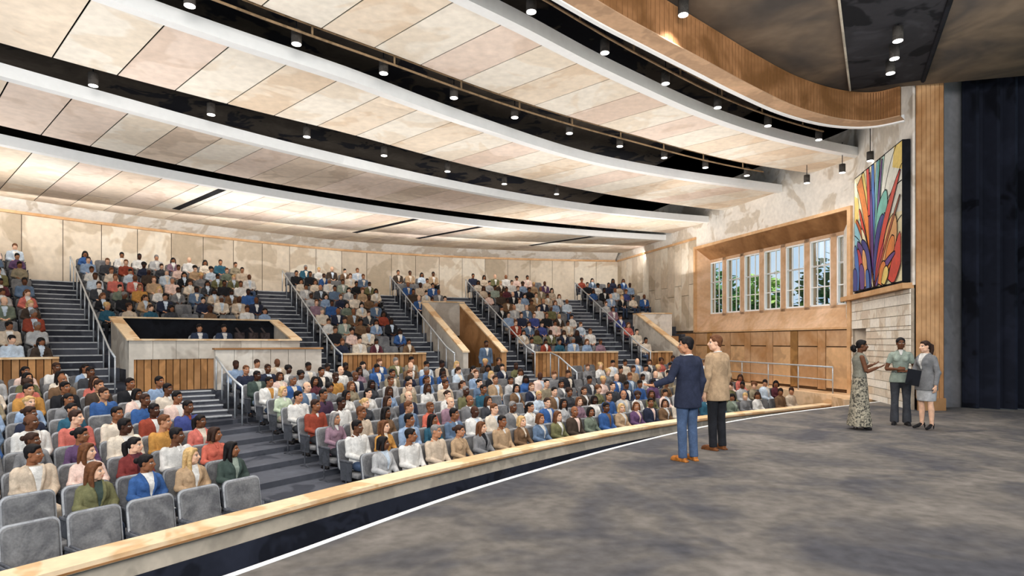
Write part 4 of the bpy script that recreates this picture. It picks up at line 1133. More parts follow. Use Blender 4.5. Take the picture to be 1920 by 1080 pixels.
def make_figure(spec):
    """spec: dict pose fem hair top yaw pitch ... -> Fig, head scale matrix"""
    fem = spec.get('fem', False); fig = Fig(); pose = spec['pose']
    T = TORSO_F if fem else TORSO_M
    k = spec.get('k', .95 if fem else 1.0)
    seated = pose == 'sit'
    zp = .53 if seated else .97 * k
    sh = .43 if fem else .46
    kt = k if not seated else (k * 1.0)
    lean = spec.get('lean', -.10 if seated else 0.0)           # backwards lean of the upper torso
    cy0 = -.13 if seated else 0.0
    cyz = lambda dz: cy0 + lean * max(0, dz) ** 1.0
    def rings(off=0.0, z0=-9, z1=9, extra=()):
        out = []
        for dz, hw, hd in list(extra) + T:
            if extra and (dz, hw, hd) not in extra and dz < 0: continue
            if z0 <= dz <= z1:
                out.append((zp + dz * kt, cyz(dz * kt), hw * k + off, hd * k + off))
        return out
    # ---------------- head
    ntop = T[-1][0] * kt
    yaw, pitch = spec.get('yaw', 0.0), spec.get('pitch', 0.0)
    hc = Vector((0, cyz(ntop) + .045 * k, zp + ntop + (.108 if not fem else .104) * k))
    H = Matrix.Translation(hc) @ rot_head(yaw, pitch)
    S = head(fig, H, fem, spec['hair'])
    body = fig['body']
    # ---------------- limbs
    sx = (.178 if not fem else .15) * k
    shz = zp + sh * kt; shy = cyz(sh * kt)
    J = {}
    for s in (-1, 1):
        hip = Vector((s * .088 * k, cy0 + .01, zp + .0))
        if seated:
            kx = .105 if not fem else .075
            knee = Vector((s * kx, .335 * k, .525)); ank = Vector((s * (kx + .01), .31 * k, .085)); toe = Vector((s * (kx + .03), .455 * k, .03))
            if spec.get('cross') and s > 0: pass
        else:
            st = spec.get('stance', {}).get(s, 0.0)
            knee = Vector((s * .098 * k, .015 + st * .5, .5 * k)); ank = Vector((s * .105 * k, -.01 + st, .085)); toe = Vector((s * (.135) * k, .15 * k + st, .03))
        J[s] = (hip, knee, ank, toe)
        a = spec.get('arms', {}).get(s)
        if a is None:
            if seated:
                el = Vector((s * .21 * k, shy + .06, .735)); wr = Vector((s * .085, .115, .668)); hd_ = Vector((-s * .55, .8, -.18)); up = Vector((s * .2, .1, 1))
            else:
                el = Vector((s * .225 * k, shy - .01, shz - .29 * k)); wr = Vector((s * .235 * k, shy + .05, shz - .55 * k)); hd_ = Vector((0, .12, -1)); up = Vector((s, 0, 0))
            cu_, spd = .35, 1.0
        else:
            el, wr, hd_, up = [Vector(q) for q in a[:4]]; cu_ = a[4] if len(a) > 4 else .3; spd = a[5] if len(a) > 5 else 1.0
        J[s] += (Vector((s * sx, shy, shz)), el, wr, hd_, up, cu_, spd)
    top = spec.get('top', 'shirt'); low = spec.get('low', 'trousers'); slv = spec.get('sleeve', 'long')
    # hidden slim torso and limbs keep the body one continuous figure
    far = spec.get('far')
    if not far: body.loft([sring(z, 0, cy, hw, hd, 18) for z, cy, hw, hd in rings(-.028)])
    for s in (-1, 1):
        hip, knee, ank, toe, shd, el, wr, hd_, up, cu_, spd = J[s]
        bare_leg = low in ('skirt', 'dress')
        if far:
            hand(body, wr, hd_, up, -s, cu_, .97 * k, spd); continue
        body.tube([hip, knee, ank], [.06, .05 if bare_leg else .036, .034 if bare_leg else .026], 10)
        if bare_leg: body.tube([knee, knee.lerp(ank, .3) - Vector((0, .015, 0)), ank], [.05, .054, .033], 10)
        body.tube([ank, ank.lerp(toe, .5), toe], [.03, .026, .018], 8)
        aw = .8 if slv == 'long' else 1.0
        ra = (.042, .036, .026) if fem else (.046, .04, .028)
        body.tube([shd - Vector((s * .03, 0, 0)), shd, shd.lerp(el, .5), el], [ra[0] * 1.05, ra[0] * aw * 1.12, ra[0] * aw, ra[1] * aw], 10)
        body.tube([el, el.lerp(wr, .35), wr], [ra[1] * aw, ra[1] * aw * 1.02, ra[2]], 10)
        hand(body, wr, hd_, up, -s, cu_, .97 * k, spd)
    # ---------------- upper garment
    g = fig['top']
    ex = []
    offs = .0
    if top == 'blazer':
        offs = .014
        if not seated: ex = [(-.21, .19, .138), (-.14, .19, .138), (-.06, .184, .134)]
    if top == 'blouse' and not seated: ex = [(-.13, .197, .146), (-.05, .19, .14)]
    rz_ = rings(offs, -.3 if ex else (-.07 if seated else -.04), .531 if top == 'blazer' else .505, ex)
    g.loft([sring(z, 0, cy, hw, hd, 28) for z, cy, hw, hd in rz_])
    if fem:
        for s in (-1, 1):
            z = zp + .33 * kt; g.ell((s * .068 * k, cyz(.33 * kt) + .088 * k + offs, z), (.062 * k, .052 * k, .06 * k), None, 12, 8)
    for s in (-1, 1):
        hip, knee, ank, toe, shd, el, wr, hd_, up, cu_, spd = J[s]
        rs_ = (.062, .05, .04) if not fem else (.052, .044, .034)
        if top == 'blazer': rs_ = tuple(q + .006 for q in rs_)
        if slv == 'none': continue
        g.ell(shd + Vector((-s * .012, 0, -.005)), (rs_[0], rs_[0] * 1.05, rs_[0]), None, 12, 8)
        if slv == 'short':
            e2 = shd.lerp(el, .62); g.tube([shd, shd.lerp(el, .3), e2], [rs_[0], rs_[0], rs_[0] * .98], 12)
        else:
            w2 = el.lerp(wr, .93)
            g.tube([shd, shd.lerp(el, .35), shd.lerp(el, .75), el, el.lerp(wr, .2), el.lerp(wr, .6), w2], [rs_[0], rs_[0] * .98, rs_[1] * 1.08, rs_[1] * 1.06, rs_[1] * 1.02, rs_[1] * .9, rs_[2]], 12)
            # folds at the elbow
            g.ell(el + Vector((s * .008, -.008, 0)), (rs_[1] * 1.1,) * 3, None, 10, 7)
    # collar
    zc, cc = zp + T[-2][0] * kt, cyz(T[-2][0] * kt)
    for s in (-1, 1):
        def collar(b_, w_, dz, r_):
            b_.tube([Vector((0, cc - .062 * k * w_, zc + .008 + dz)), Vector((s * .045 * k * w_, cc - .044 * k * w_, zc + .006 + dz)), Vector((s * .06 * k * w_, cc + .008, zc - .004 + dz)), Vector((s * .045 * k * w_, cc + .06 * k * w_, zc - .03 + dz)), Vector((s * .03 * k, cc + .095 * k, zc - .06 * k + dz))], [r_, r_, r_, r_, r_ * .8], 7)
        if top == 'blazer':
            collar(fig['shirt'], .98, .004, .013); collar(g, 1.16, -.014, .016)
        else: collar(g, 1.0, 0, .015)
    # shirt shown in the neck opening
    zs = [z for z, *_ in rz_]; cys = [c for _, c, *_ in rz_]; hws = [h for *_, h, _ in rz_]; hds = [h for *_, h in rz_]
    def front(x, z, o_):
        hw = float(np.interp(z, zs, hws)); hd = float(np.interp(z, zs, hds)); cy = float(np.interp(z, zs, cys))
        u = min(abs(x) / hw, .98)
        y = cy + hd * (1 - u ** 2.4) ** (1 / 2.4)
        if fem:
            for s in (-1, 1):
                dx, dz = (x - s * .068 * k) / (.062 * k), (z - zp - .33 * kt) / (.06 * k)
                if dx * dx + dz * dz < 1: y = max(y, cyz(.33 * kt) + .088 * k + offs + .052 * k * sqrt(1 - dx * dx - dz * dz))
            if abs(x) < .068 * k and abs(z - zp - .33 * kt) < .055 * k: y = max(y, cyz(.33 * kt) + .088 * k + offs + .04 * k)
        return Vector((x, y + o_, z))
    vneck = {'blazer': (.078, .2), 'blouse': (.045, .41), 'shirt': (.034, .43), 'vest': (.06, .3)}.get(top, (.04, .42))
    zt = zp + .52 * kt; zb_ = zp + vneck[1] * kt
    sp = fig['shirt']
    n = 9; rowsv = []
    for i in range(n + 1):
        t = i / n; z = zb_ + (zt - zb_) * t
        wd_ = (.012 + (vneck[0] - .012) * t ** .8) * k
        rowsv.append([front(wd_ * q, min(z, zs[-1]), .004 + .012 * (1 if top != 'shirt' else .6)) + Vector((0, 0, max(0, z - zs[-1]) * .9)) for q in (-1, -.5, 0, .5, 1)])
    for i in range(n):
        for j in range(4):
            a, b_, c, d = rowsv[i][j], rowsv[i][j + 1], rowsv[i + 1][j + 1], rowsv[i + 1][j]
            o_ = Vector((0, -.022, 0)); sp.hexa([a + o_, b_ + o_, b_, a], [d + o_, c + o_, c, d])
    if top in ('blazer', 'vest'):
        for s in (-1, 1):          # lapels
            ps = [front(s * (.014 + (vneck[0] * 1.12 - .014) * (i / 7) ** .8) * k, min(zb_ + (zt - zb_) * i / 7, zs[-1]), .008) for i in range(8)]
            ps[-1] = ps[-1] + Vector((0, -.02, .01))
            g.tube(ps, [.012, .016, .02, .023, .026, .024, .02, .018], 6)
    # ---------------- lower garment
    l_ = fig['low']
    if low in ('trousers', 'jeans', 'flare'):
        if seated:
            l_.loft([sring(z, 0, cy, hw, hd, 24) for z, cy, hw, hd in ((.452, -.125, .15 * k, .115), (.50, -.13, .168 * k, .124), (.56, -.128, .168 * k, .12), (.60, -.13, .152 * k, .108))])
        else:
            l_.loft([sring(zp + dz * k, 0, 0, hw * k, hd * k, 24) for dz, hw, hd in ((-.14, .155, .115), (-.05, .17, .122), (.05, .165, .118), (.1, .15, .11))])
        for s in (-1, 1):
            hip, knee, ank, toe = J[s][:4]
            if seated:
                l_.tube([hip + Vector((0, -.02, .0)), hip.lerp(knee, .3), hip.lerp(knee, .7), knee], [.082 * k, .083 * k, .072 * k, .064 * k], 14)
                l_.ell(knee + Vector((0, -.005, -.005)), (.062 * k, .066 * k, .064 * k), None, 12, 8)
                l_.tube([knee + Vector((0, .0, 0)), knee.lerp(ank, .3), knee.lerp(ank, .8), ank + Vector((0, 0, -.01))], [.062 * k, .06 * k, .052 * k, .055 * k], 12)
            else:
                fl_ = 1.25 if low == 'flare' else 1.0
                l_.tube([hip + Vector((0, 0, -.02)), hip.lerp(knee, .35), hip.lerp(knee, .8), knee, knee.lerp(ank, .3), knee.lerp(ank, .75), ank + Vector((0, 0, -.035))], [.094 * k, .092 * k, .074 * k, .069 * k, .068 * k, .062 * k * fl_, .064 * k * fl_], 14)
                for q in (.12, .2, .3):
                    c_ = ank.lerp(knee, q); l_.tube([c_ + Vector((-.05 * k, .028, .0)), c_ + Vector((0, .052, -.008)), c_ + Vector((.05 * k, .028, .006))], [.008, .014, .008], 6)
    elif low == 'skirt':
        l_.loft([sring(zp + dz * k, 0, .0, hw * k, hd * k, 26) for dz, hw, hd in ((-.42, .16, .135), (-.3, .172, .14), (-.12, .178, .135), (-.02, .17, .122), (.08, .145, .106))])
    elif low == 'dress':
        rr_ = []
        for dz, hw, hd in ((-.9, .25, .215), (-.8, .24, .2), (-.55, .2, .17), (-.3, .185, .15), (-.1, .178, .132), (.02, .165, .12), (.15, .126, .098)):
            ring_ = sring(zp + dz * k, 0, 0, hw * k, hd * k, 40, 2.1)
            if dz < -.2:
                ring_ = [Vector((v.x * (1 + .055 * sin(9 * atan2(v.y, v.x)) * min(1, -dz)), v.y * (1 + .055 * sin(9 * atan2(v.y, v.x)) * min(1, -dz)), v.z)) for v in ring_]
            rr_.append(ring_)
        l_.loft(rr_)
    # ---------------- shoes
    f = fig['shoes']
    heel = spec.get('heel', False)
    for s in (-1, 1):
        hip, knee, ank, toe = J[s][:4]
        d = (toe - ank); d.z = 0; d.normalize(); side = Vector((-d.y, d.x, 0))
        base = Vector((ank.x, ank.y, 0))
        fr = Matrix((side, d, Vector((0, 0, 1)))).transposed().to_4x4(); fr.translation = base
        L_ = .25 * k
        hh = .05 if heel else .0
        f.tube([fr @ Vector((0, -.055, .045 + hh)), fr @ Vector((0, .02, .05 + hh * .8)), fr @ Vector((0, .09 * k, .042 + hh * .2)), fr @ Vector((0, .15 * k, .034)), fr @ Vector((0, .19 * k, .026))], [.034 if not heel else .026, .042 if not heel else .03, .042 if not heel else .034, .038 if not heel else .03, .022], 12)
        if heel:
            f.tube([fr @ Vector((0, -.06, .07)), fr @ Vector((0, -.062, .004))], [.016, .008], 8)
        else:
            f.hexa([fr @ Vector(q) for q in ((-.036, -.085, .0), (.036, -.085, .0), (.034, .19 * k, .0), (-.034, .19 * k, .0))], [fr @ Vector(q) for q in ((-.036, -.085, .024), (.036, -.085, .024), (.034, .19 * k, .022), (-.034, .19 * k, .022))])
    return fig, S

def remesh(items):
    """items: [(MB, voxel, smooth, decimate)] -> meshes; all evaluated in one go"""
    obs = []
    for mb, vox, sm, dec in items:
        me = bpy.data.meshes.new('t'); me.from_pydata([tuple(v) for v in mb.v], [], mb.f); me.update()
        bm = bmesh.new(); bm.from_mesh(me); bmesh.ops.recalc_face_normals(bm, faces=bm.faces); bm.to_mesh(me); bm.free()
        o = bpy.data.objects.new('t', me); COL.objects.link(o)
        m = o.modifiers.new('r', 'REMESH'); m.mode = 'VOXEL'; m.voxel_size = vox; m.use_smooth_shade = True
        if sm:
            q = o.modifiers.new('s', 'SMOOTH'); q.factor = .5; q.iterations = sm
        if dec < 1:
            q = o.modifiers.new('d', 'DECIMATE'); q.ratio = dec
        obs.append(o)
    dg = bpy.context.evaluated_depsgraph_get(); dg.update()
    out = []
    for o in obs:
        out.append(bpy.data.meshes.new_from_object(o.evaluated_get(dg)))
    for o in obs:
        me = o.data; bpy.data.objects.remove(o); bpy.data.meshes.remove(me)
    for me in out:
        me.polygons.foreach_set('use_smooth', [True] * len(me.polygons))
    return out

PARTS = ('body', 'hair', 'top', 'shirt', 'low', 'shoes')
VOX = {'body': .0078, 'hair': .0085, 'top': .011, 'shirt': .009, 'low': .012, 'shoes': .009}
SMO = {'body': 2, 'hair': 2, 'top': 3, 'shirt': 1, 'low': 3, 'shoes': 2}
PNAME = {'body': 'body', 'hair': 'hair', 'low': 'trousers', 'shoes': 'shoes', 'shirt': 'shirt', 'top': 'shirt'}
MODELS = {}
def model(key, spec, fine=True):
    """key -> {part: mesh} ready to be shared"""
    if key in MODELS: return MODELS[key]
    fig, S = make_figure(spec)
    ks = [p for p in PARTS if p in fig.p and fig.p[p].v]
    f = 1.0 if fine else 1.35
    ms = remesh([(fig.p[p], VOX[p] * f, SMO[p], 1.0 if p == 'body' or not fine else .6) for p in ks])
    r = dict(zip(ks, ms))
    feats(r['body'], S)
    MODELS[key] = r
    return r

def put(root_mesh_owner, name, me, m, parent=None, loc=None, rz=0.0):
    o = bpy.data.objects.new(name, me)
    COL.objects.link(o)
    if parent is not None: o.parent = parent
    if loc is not None: o.location = loc; o.rotation_euler = (0, 0, rz)
    if not me.materials: me.materials.append(m)
    o.material_slots[0].link = 'OBJECT'; o.material_slots[0].material = m
    return o

def build_person(md, loc, rz, mats_, label, group=None, names=None):
    """mats_: part -> material. The body mesh is the person, hair and clothing its children."""
    o = put(None, 'person', md['body'], mats_['body'], None, loc, rz)
    tag(o, label, 'person', group)
    for p in ('hair', 'top', 'shirt', 'low', 'shoes'):
        if p in md and p in mats_:
            put(None, (names or PNAME).get(p, p), md[p], mats_[p], o)
    return o
# ================================================================== the five people on the stage
def place(spec, x, y, z, hdg, mats_, label, names):
    md = model('stage%d' % len(MODELS), spec)
    return build_person(md, (x, y, z), radians(hdg) - pi / 2, mats_, label, None, names)
def cl(**k):
    out = {}
    for p, v in k.items():
        out[p] = M_SKIN[v] if p == 'body' else M_HAIR[v] if p == 'hair' else m_shoe[v] if p == 'shoes' else M_CLO[v] if isinstance(v, str) else v
    return out
place(dict(pose='stand', hair='short', top='blazer', yaw=.75, pitch=0, arms={-1: ((-.30, .03, 1.17), (-.45, .21, 1.075), (-.62, .78, .02), (.1, .2, -1), .22, 1.15), 1: ((.235, -.03, 1.14), (.245, .03, .89), (0, .1, -1), (1, 0, 0), .4, 1)}),
      2.50, 8.72, 0, 118, cl(body='tan', hair='black', top='navy', shirt='white', low='denim', shoes='tan'),
      'man on stage in navy blazer and blue jeans, reaching one hand toward the audience', {'hair': 'hair', 'top': 'blazer', 'shirt': 'shirt', 'low': 'jeans', 'shoes': 'shoes'})
place(dict(pose='stand', hair='short', top='blazer', yaw=.8, pitch=.03, k=1.02), 3.22, 9.62, 0, 122, cl(body='light', hair='brown', top='tan', shirt='white', low='black', shoes='brown'),
      'man on stage in tan blazer and dark trousers, arms at his sides', {'hair': 'hair', 'top': 'blazer', 'shirt': 'shirt', 'low': 'trousers', 'shoes': 'shoes'})
m_dress = mat('dress print', (156, 148, 130), .5, 24, .9, 'obj', tint=(74, 72, 66), fine=.1)
m_dresst = mat('dress bodice', (132, 130, 118), .15, 16, .9, 'obj', fine=.1, soft=True)
place(dict(pose='stand', fem=True, hair='puff', top='shirt', low='dress', sleeve='none', heel=True, k=1.0, yaw=-.1, arms={
      -1: ((-.215, .06, 1.14), (-.17, .27, 1.24), (.05, .9, .38), (0, .35, -1), .22, 1.2), 1: ((.215, .06, 1.12), (.17, .26, 1.2), (-.05, .9, .3), (0, .3, -1), .25, 1.2)}),
      6.72, 11.86, 0, -14, cl(body='dark', hair='black', top=m_dresst, low=m_dress, shoes='black'),
      'woman on stage in long patterned sleeveless dress, gesturing with both hands', {'hair': 'hair', 'top': 'dress_bodice', 'low': 'dress_skirt', 'shoes': 'heels'})
place(dict(pose='stand', fem=True, hair='cap', top='blouse', low='flare', sleeve='short', k=1.03, yaw=.15, arms={
      -1: ((-.255, .03, 1.13), (-.075, .2, 1.1), (.95, .15, .12), (.1, .6, .8), .35, 1), 1: ((.255, .03, 1.13), (.07, .21, 1.14), (-.95, .1, .2), (-.1, .7, .6), .3, 1)}),
      7.92, 12.5, 0, 241, cl(body='dark', hair='black', top='sage', shirt='white', low='charcoal', shoes='black'),
      'woman on stage in sage green short-sleeved blouse with hands folded at her waist', {'hair': 'head_wrap', 'top': 'blouse', 'shirt': 'shirt', 'low': 'trousers', 'shoes': 'shoes'})
w3 = place(dict(pose='stand', fem=True, hair='pony', top='blazer', low='skirt', heel=True, k=.99, yaw=-.2, arms={
      1: ((.215, .05, 1.1), (.12, .235, .98), (-.1, .35, -.9), (.8, .5, 0), .6, 1)}),
      8.04, 11.9, 0, 196, cl(body='light', hair='dark brown', top='grey', shirt='white', low='light grey', shoes='black'),
      'woman on stage in light grey blazer and skirt with brown ponytail, holding a black folder', {'hair': 'hair', 'top': 'blazer', 'shirt': 'shirt', 'low': 'skirt', 'shoes': 'heels'})
def in_frame(o, p): return Matrix.Translation(o.location) @ Matrix.Rotation(o.rotation_euler.z, 4, 'Z') @ Vector(p)
b = MB(); Mf = Matrix.Rotation(.25, 4, 'X') @ Matrix.Rotation(.9, 4, 'Z')
b.box((0, 0, 0), (.23, .006, .31), 0, 0, Mf); b.box((0, .012, 0), (.23, .006, .31), 0, 0, Mf); b.box((-.112, .006, 0), (.006, .012, .31), 0, 0, Mf)
fo = empty('folder', in_frame(w3, (.045, .275, 1.0)), w3.rotation_euler.z); tag(fo, 'black folder held upright by the woman in the light grey blazer', 'folder')
b.build('cover', m_black, fo); b = MB(); b.box((0.0, .006, 0.0), (.21, .005, .295), 0, 0, Mf); b.build('sheets', m_wht, fo)

# ================================================================== seats
m_seat = mat('seat upholstery', (122, 122, 123), .16, 5, .9, 'obj', tint=(98, 98, 101), fine=.1, soft=True)
m_seatb = mat('seat shell', (74, 77, 84), .2, 6, .7, 'obj')
m_seatf = mat('seat edge', (168, 170, 174), .15, 6, .7, 'obj')
m_arm = mat('armrest', (88, 90, 96), .2, 8, .6, 'obj')
def rbox(w, d, h, r, rz_=.0, seg=3):
    bm = bmesh.new(); bmesh.ops.create_cube(bm, size=1); bmesh.ops.scale(bm, vec=(w, d, h), verts=bm.verts)
    bmesh.ops.bevel(bm, geom=bm.edges[:], offset=r, segments=seg, affect='EDGES', profile=.5); return bm
def to_mb(bm, mb, M, idx=0):
    bm.verts.ensure_lookup_table()
    mb.add([M @ v.co for v in bm.verts], [tuple(v.index for v in f.verts) for f in bm.faces], idx); bm.free()
def rpanel(mb, w, h, d, r, M, idx, n=5):
    """rounded-corner panel in XZ, depth along Y"""
    pts = []
    for cx_, cz_, a0 in ((w / 2 - r, h / 2 - r, 0), (-w / 2 + r, h / 2 - r, pi / 2), (-w / 2 + r, -h / 2 + r, pi), (w / 2 - r, -h / 2 + r, 1.5 * pi)):
        for i in range(n + 1):
            a = a0 + pi / 2 * i / n; pts.append((cx_ + r * cos(a), cz_ + r * sin(a)))
    N_ = len(pts); rr_ = []
    for y, s in ((-d / 2, .94), (-d / 2 + .012, 1.0), (d / 2 - .012, 1.0), (d / 2, .94)):
        rr_.append([M @ Vector((x * s if s == 1 else x - math.copysign(.014, x), y, z if s == 1 else z - math.copysign(.014, z))) for x, z in pts])
    mb.loft(rr_, idx)
AXX = .277
MBK = Matrix.Translation((0, -.345, .70)) @ Matrix.Rotation(.16, 4, 'X')
def seat_parts():
    out = {}
    b = MB(); rpanel(b, .535, .54, .05, .08, MBK @ Matrix.Translation((0, -.03, 0)), 1); rpanel(b, .5, .50, .035, .07, MBK @ Matrix.Translation((0, .008, 0)), 0); rpanel(b, .545, .55, .018, .085, MBK @ Matrix.Translation((0, -.008, 0)), 2)
    out['backrest'] = b.mesh('backrest', [m_seat, m_seatb, m_seatf], False)
    b = MB(); to_mb(rbox(.51, .47, .085, .03), b, Matrix.Translation((0, -.04, .393)))
    out['seat_cushion'] = b.mesh('seat_cushion', [m_seat], True)
    for s in (-1, 1):
        b = MB(); to_mb(rbox(.026, .36, .045, .012, seg=2), b, Matrix.Translation((s * AXX, -.1, .63)))
        out['armrest', s] = b.mesh('armrest', [m_arm], True)
        b = MB(); b.hexa([(s * AXX - .011, -.24, .3), (s * AXX + .011, -.24, .3), (s * AXX + .011, .04, .3), (s * AXX - .011, .04, .3)], [(s * AXX - .011, -.26, .607), (s * AXX + .011, -.26, .607), (s * AXX + .011, .06, .607), (s * AXX - .011, .06, .607)])
        b.tube([(s * AXX, -.1, .3), (s * AXX, -.1, .05)], .014, 6); b.tube([(s * AXX, -.26, .004), (s * AXX, -.1, .05), (s * AXX, .06, .004)], .011, 6)
        out['leg', s] = b.mesh('leg', [m_seatb])
    for me in out.values():
        bm = bmesh.new(); bm.from_mesh(me); bmesh.ops.recalc_face_normals(bm, faces=bm.faces); bm.to_mesh(me); bm.free()
    return out
SEATP = seat_parts()
def seat_whole():
    b = MB(); mats_ = [m_seat, m_seatb, m_seatf, m_arm]
    rpanel(b, .535, .54, .055, .08, MBK @ Matrix.Translation((0, -.012, 0)), 0, 2)
    b.box((0, -.04, .393), (.51, .47, .085), 0, 0)
    for s in (-1, 1):
        b.box((s * AXX, -.1, .63), (.026, .36, .045), 0, 3); b.box((s * AXX, -.1, .45), (.022, .26, .31), 0, 1); b.box((s * AXX, -.1, .15), (.03, .03, .296), 0, 1)
    me = b.mesh('auditorium_seat', mats_); bm = bmesh.new(); bm.from_mesh(me); bmesh.ops.recalc_face_normals(bm, faces=bm.faces); bm.to_mesh(me); bm.free()
    return me
SEATW = seat_whole()

SEATS = []          # dict(pos, hdg, sec, row, n)
PITCH = .6
def add_seat(th, R, z, hdg, sec, row, n):
    p = P(th, R, z)
    if p.y < 3: return
    q = px_of(p + Vector((0, 0, 1.0)))
    if q[0] < -70 or q[1] > 1200: return
    SEATS.append(dict(p=p, h=hdg, sec=sec, row=row, n=n, d=hypot(p.x, p.y), th=th, R=R))
def low_row(i, t0, sgn, sec):
    th = t0; n = 0
    Rf = lambda t: Rs(t) + ROW0 + i * SP - .05
    while 95 < th < 150:
        R = Rf(th)
        if R + .5 > RX: 
            th += sgn * degrees(PITCH / R); n += 1; continue
        p = P(th, R)
        if sgn < 0 and wall_dist(p) < 1.32: break
        p1, p0 = P(th + .3, Rf(th + .3)), P(th - .3, Rf(th - .3))
        tx = (p1 - p0).normalized(); hd = atan2(tx.x * 1, -tx.y) if False else atan2(-(-tx.x), -tx.y)
        nv = Vector((tx.y, -tx.x, 0))
        if nv.dot(Vector((CX, CY, 0)) - p) < 0: nv = -nv
        n += 1
        ok = True
        if R > RX - 2.7 and (abs(th - 129.2) < degrees(1.35 / R) or abs(th - 110.7) < degrees(1.25 / R)): ok = False
        if R > 33.0 and th < 99.3: ok = False
        if ok: add_seat(th, R, low_z(th, R), atan2(nv.y, nv.x), sec, i, n)
        # step along the true row length
        dl_ = (p1 - p0).length / .6
        th += sgn * PITCH / dl_
for i in range(NROW):
    R = Rs(LA) + ROW0 + i * SP
    low_row(i, LA - degrees(1.12 / R), -1, 'main')
    low_row(i, LA + degrees(1.12 / R), 1, 'edge')
UB = [('up_edge', 132.85, 145), ('up_booth', 123.2, 131.05), ('up_mid', 116.55, 121.4), ('up_door', 112.15, 115.2), ('up_long', 104.6, 110.35), ('up_wall', 97, 102.8)]
for i in range(NU):
    R = UR0 + i * USP - .1
    for sec, ta, tb_ in UB:
        if sec == 'up_booth' and i < 3: continue
        if sec == 'up_door' and i < 5: continue
        m_ = degrees(.32 / R)
        span = radians(tb_ - ta) * R - .64
        n = int(span / PITCH) + 1
        for k in range(n):
            th = tb_ - m_ - degrees(k * PITCH / R) if sec != 'up_edge' else ta + m_ + degrees(k * PITCH / R)
            p = P(th, R)
            if wall_dist(p) < .65: continue
            if sec == 'up_wall' and th < 101.6 and R < 43.2: continue
            add_seat(th, R, UZ0 + i * UZS, radians(th) + pi, sec, i, k + 1)
SECN = {'main': '{r} lower row, {n} from the booth steps', 'edge': '{r} lower edge-block row, {n} from the steps', 'up_edge': '{r} upper row beyond booth steps, {n} from steps',
        'up_booth': '{r} upper row behind the booth, {n} across', 'up_mid': '{r} upper row between booth and doorway, {n} across', 'up_door': '{r} upper row behind the doorway, {n} across',
        'up_long': '{r} upper row past the doorway, {n} across', 'up_wall': '{r} upper row by window wall, {n} across'}
def where(s): return SECN[s['sec']].format(r=ordinal(s['row'] + 1), n=ordinal(s['n']))

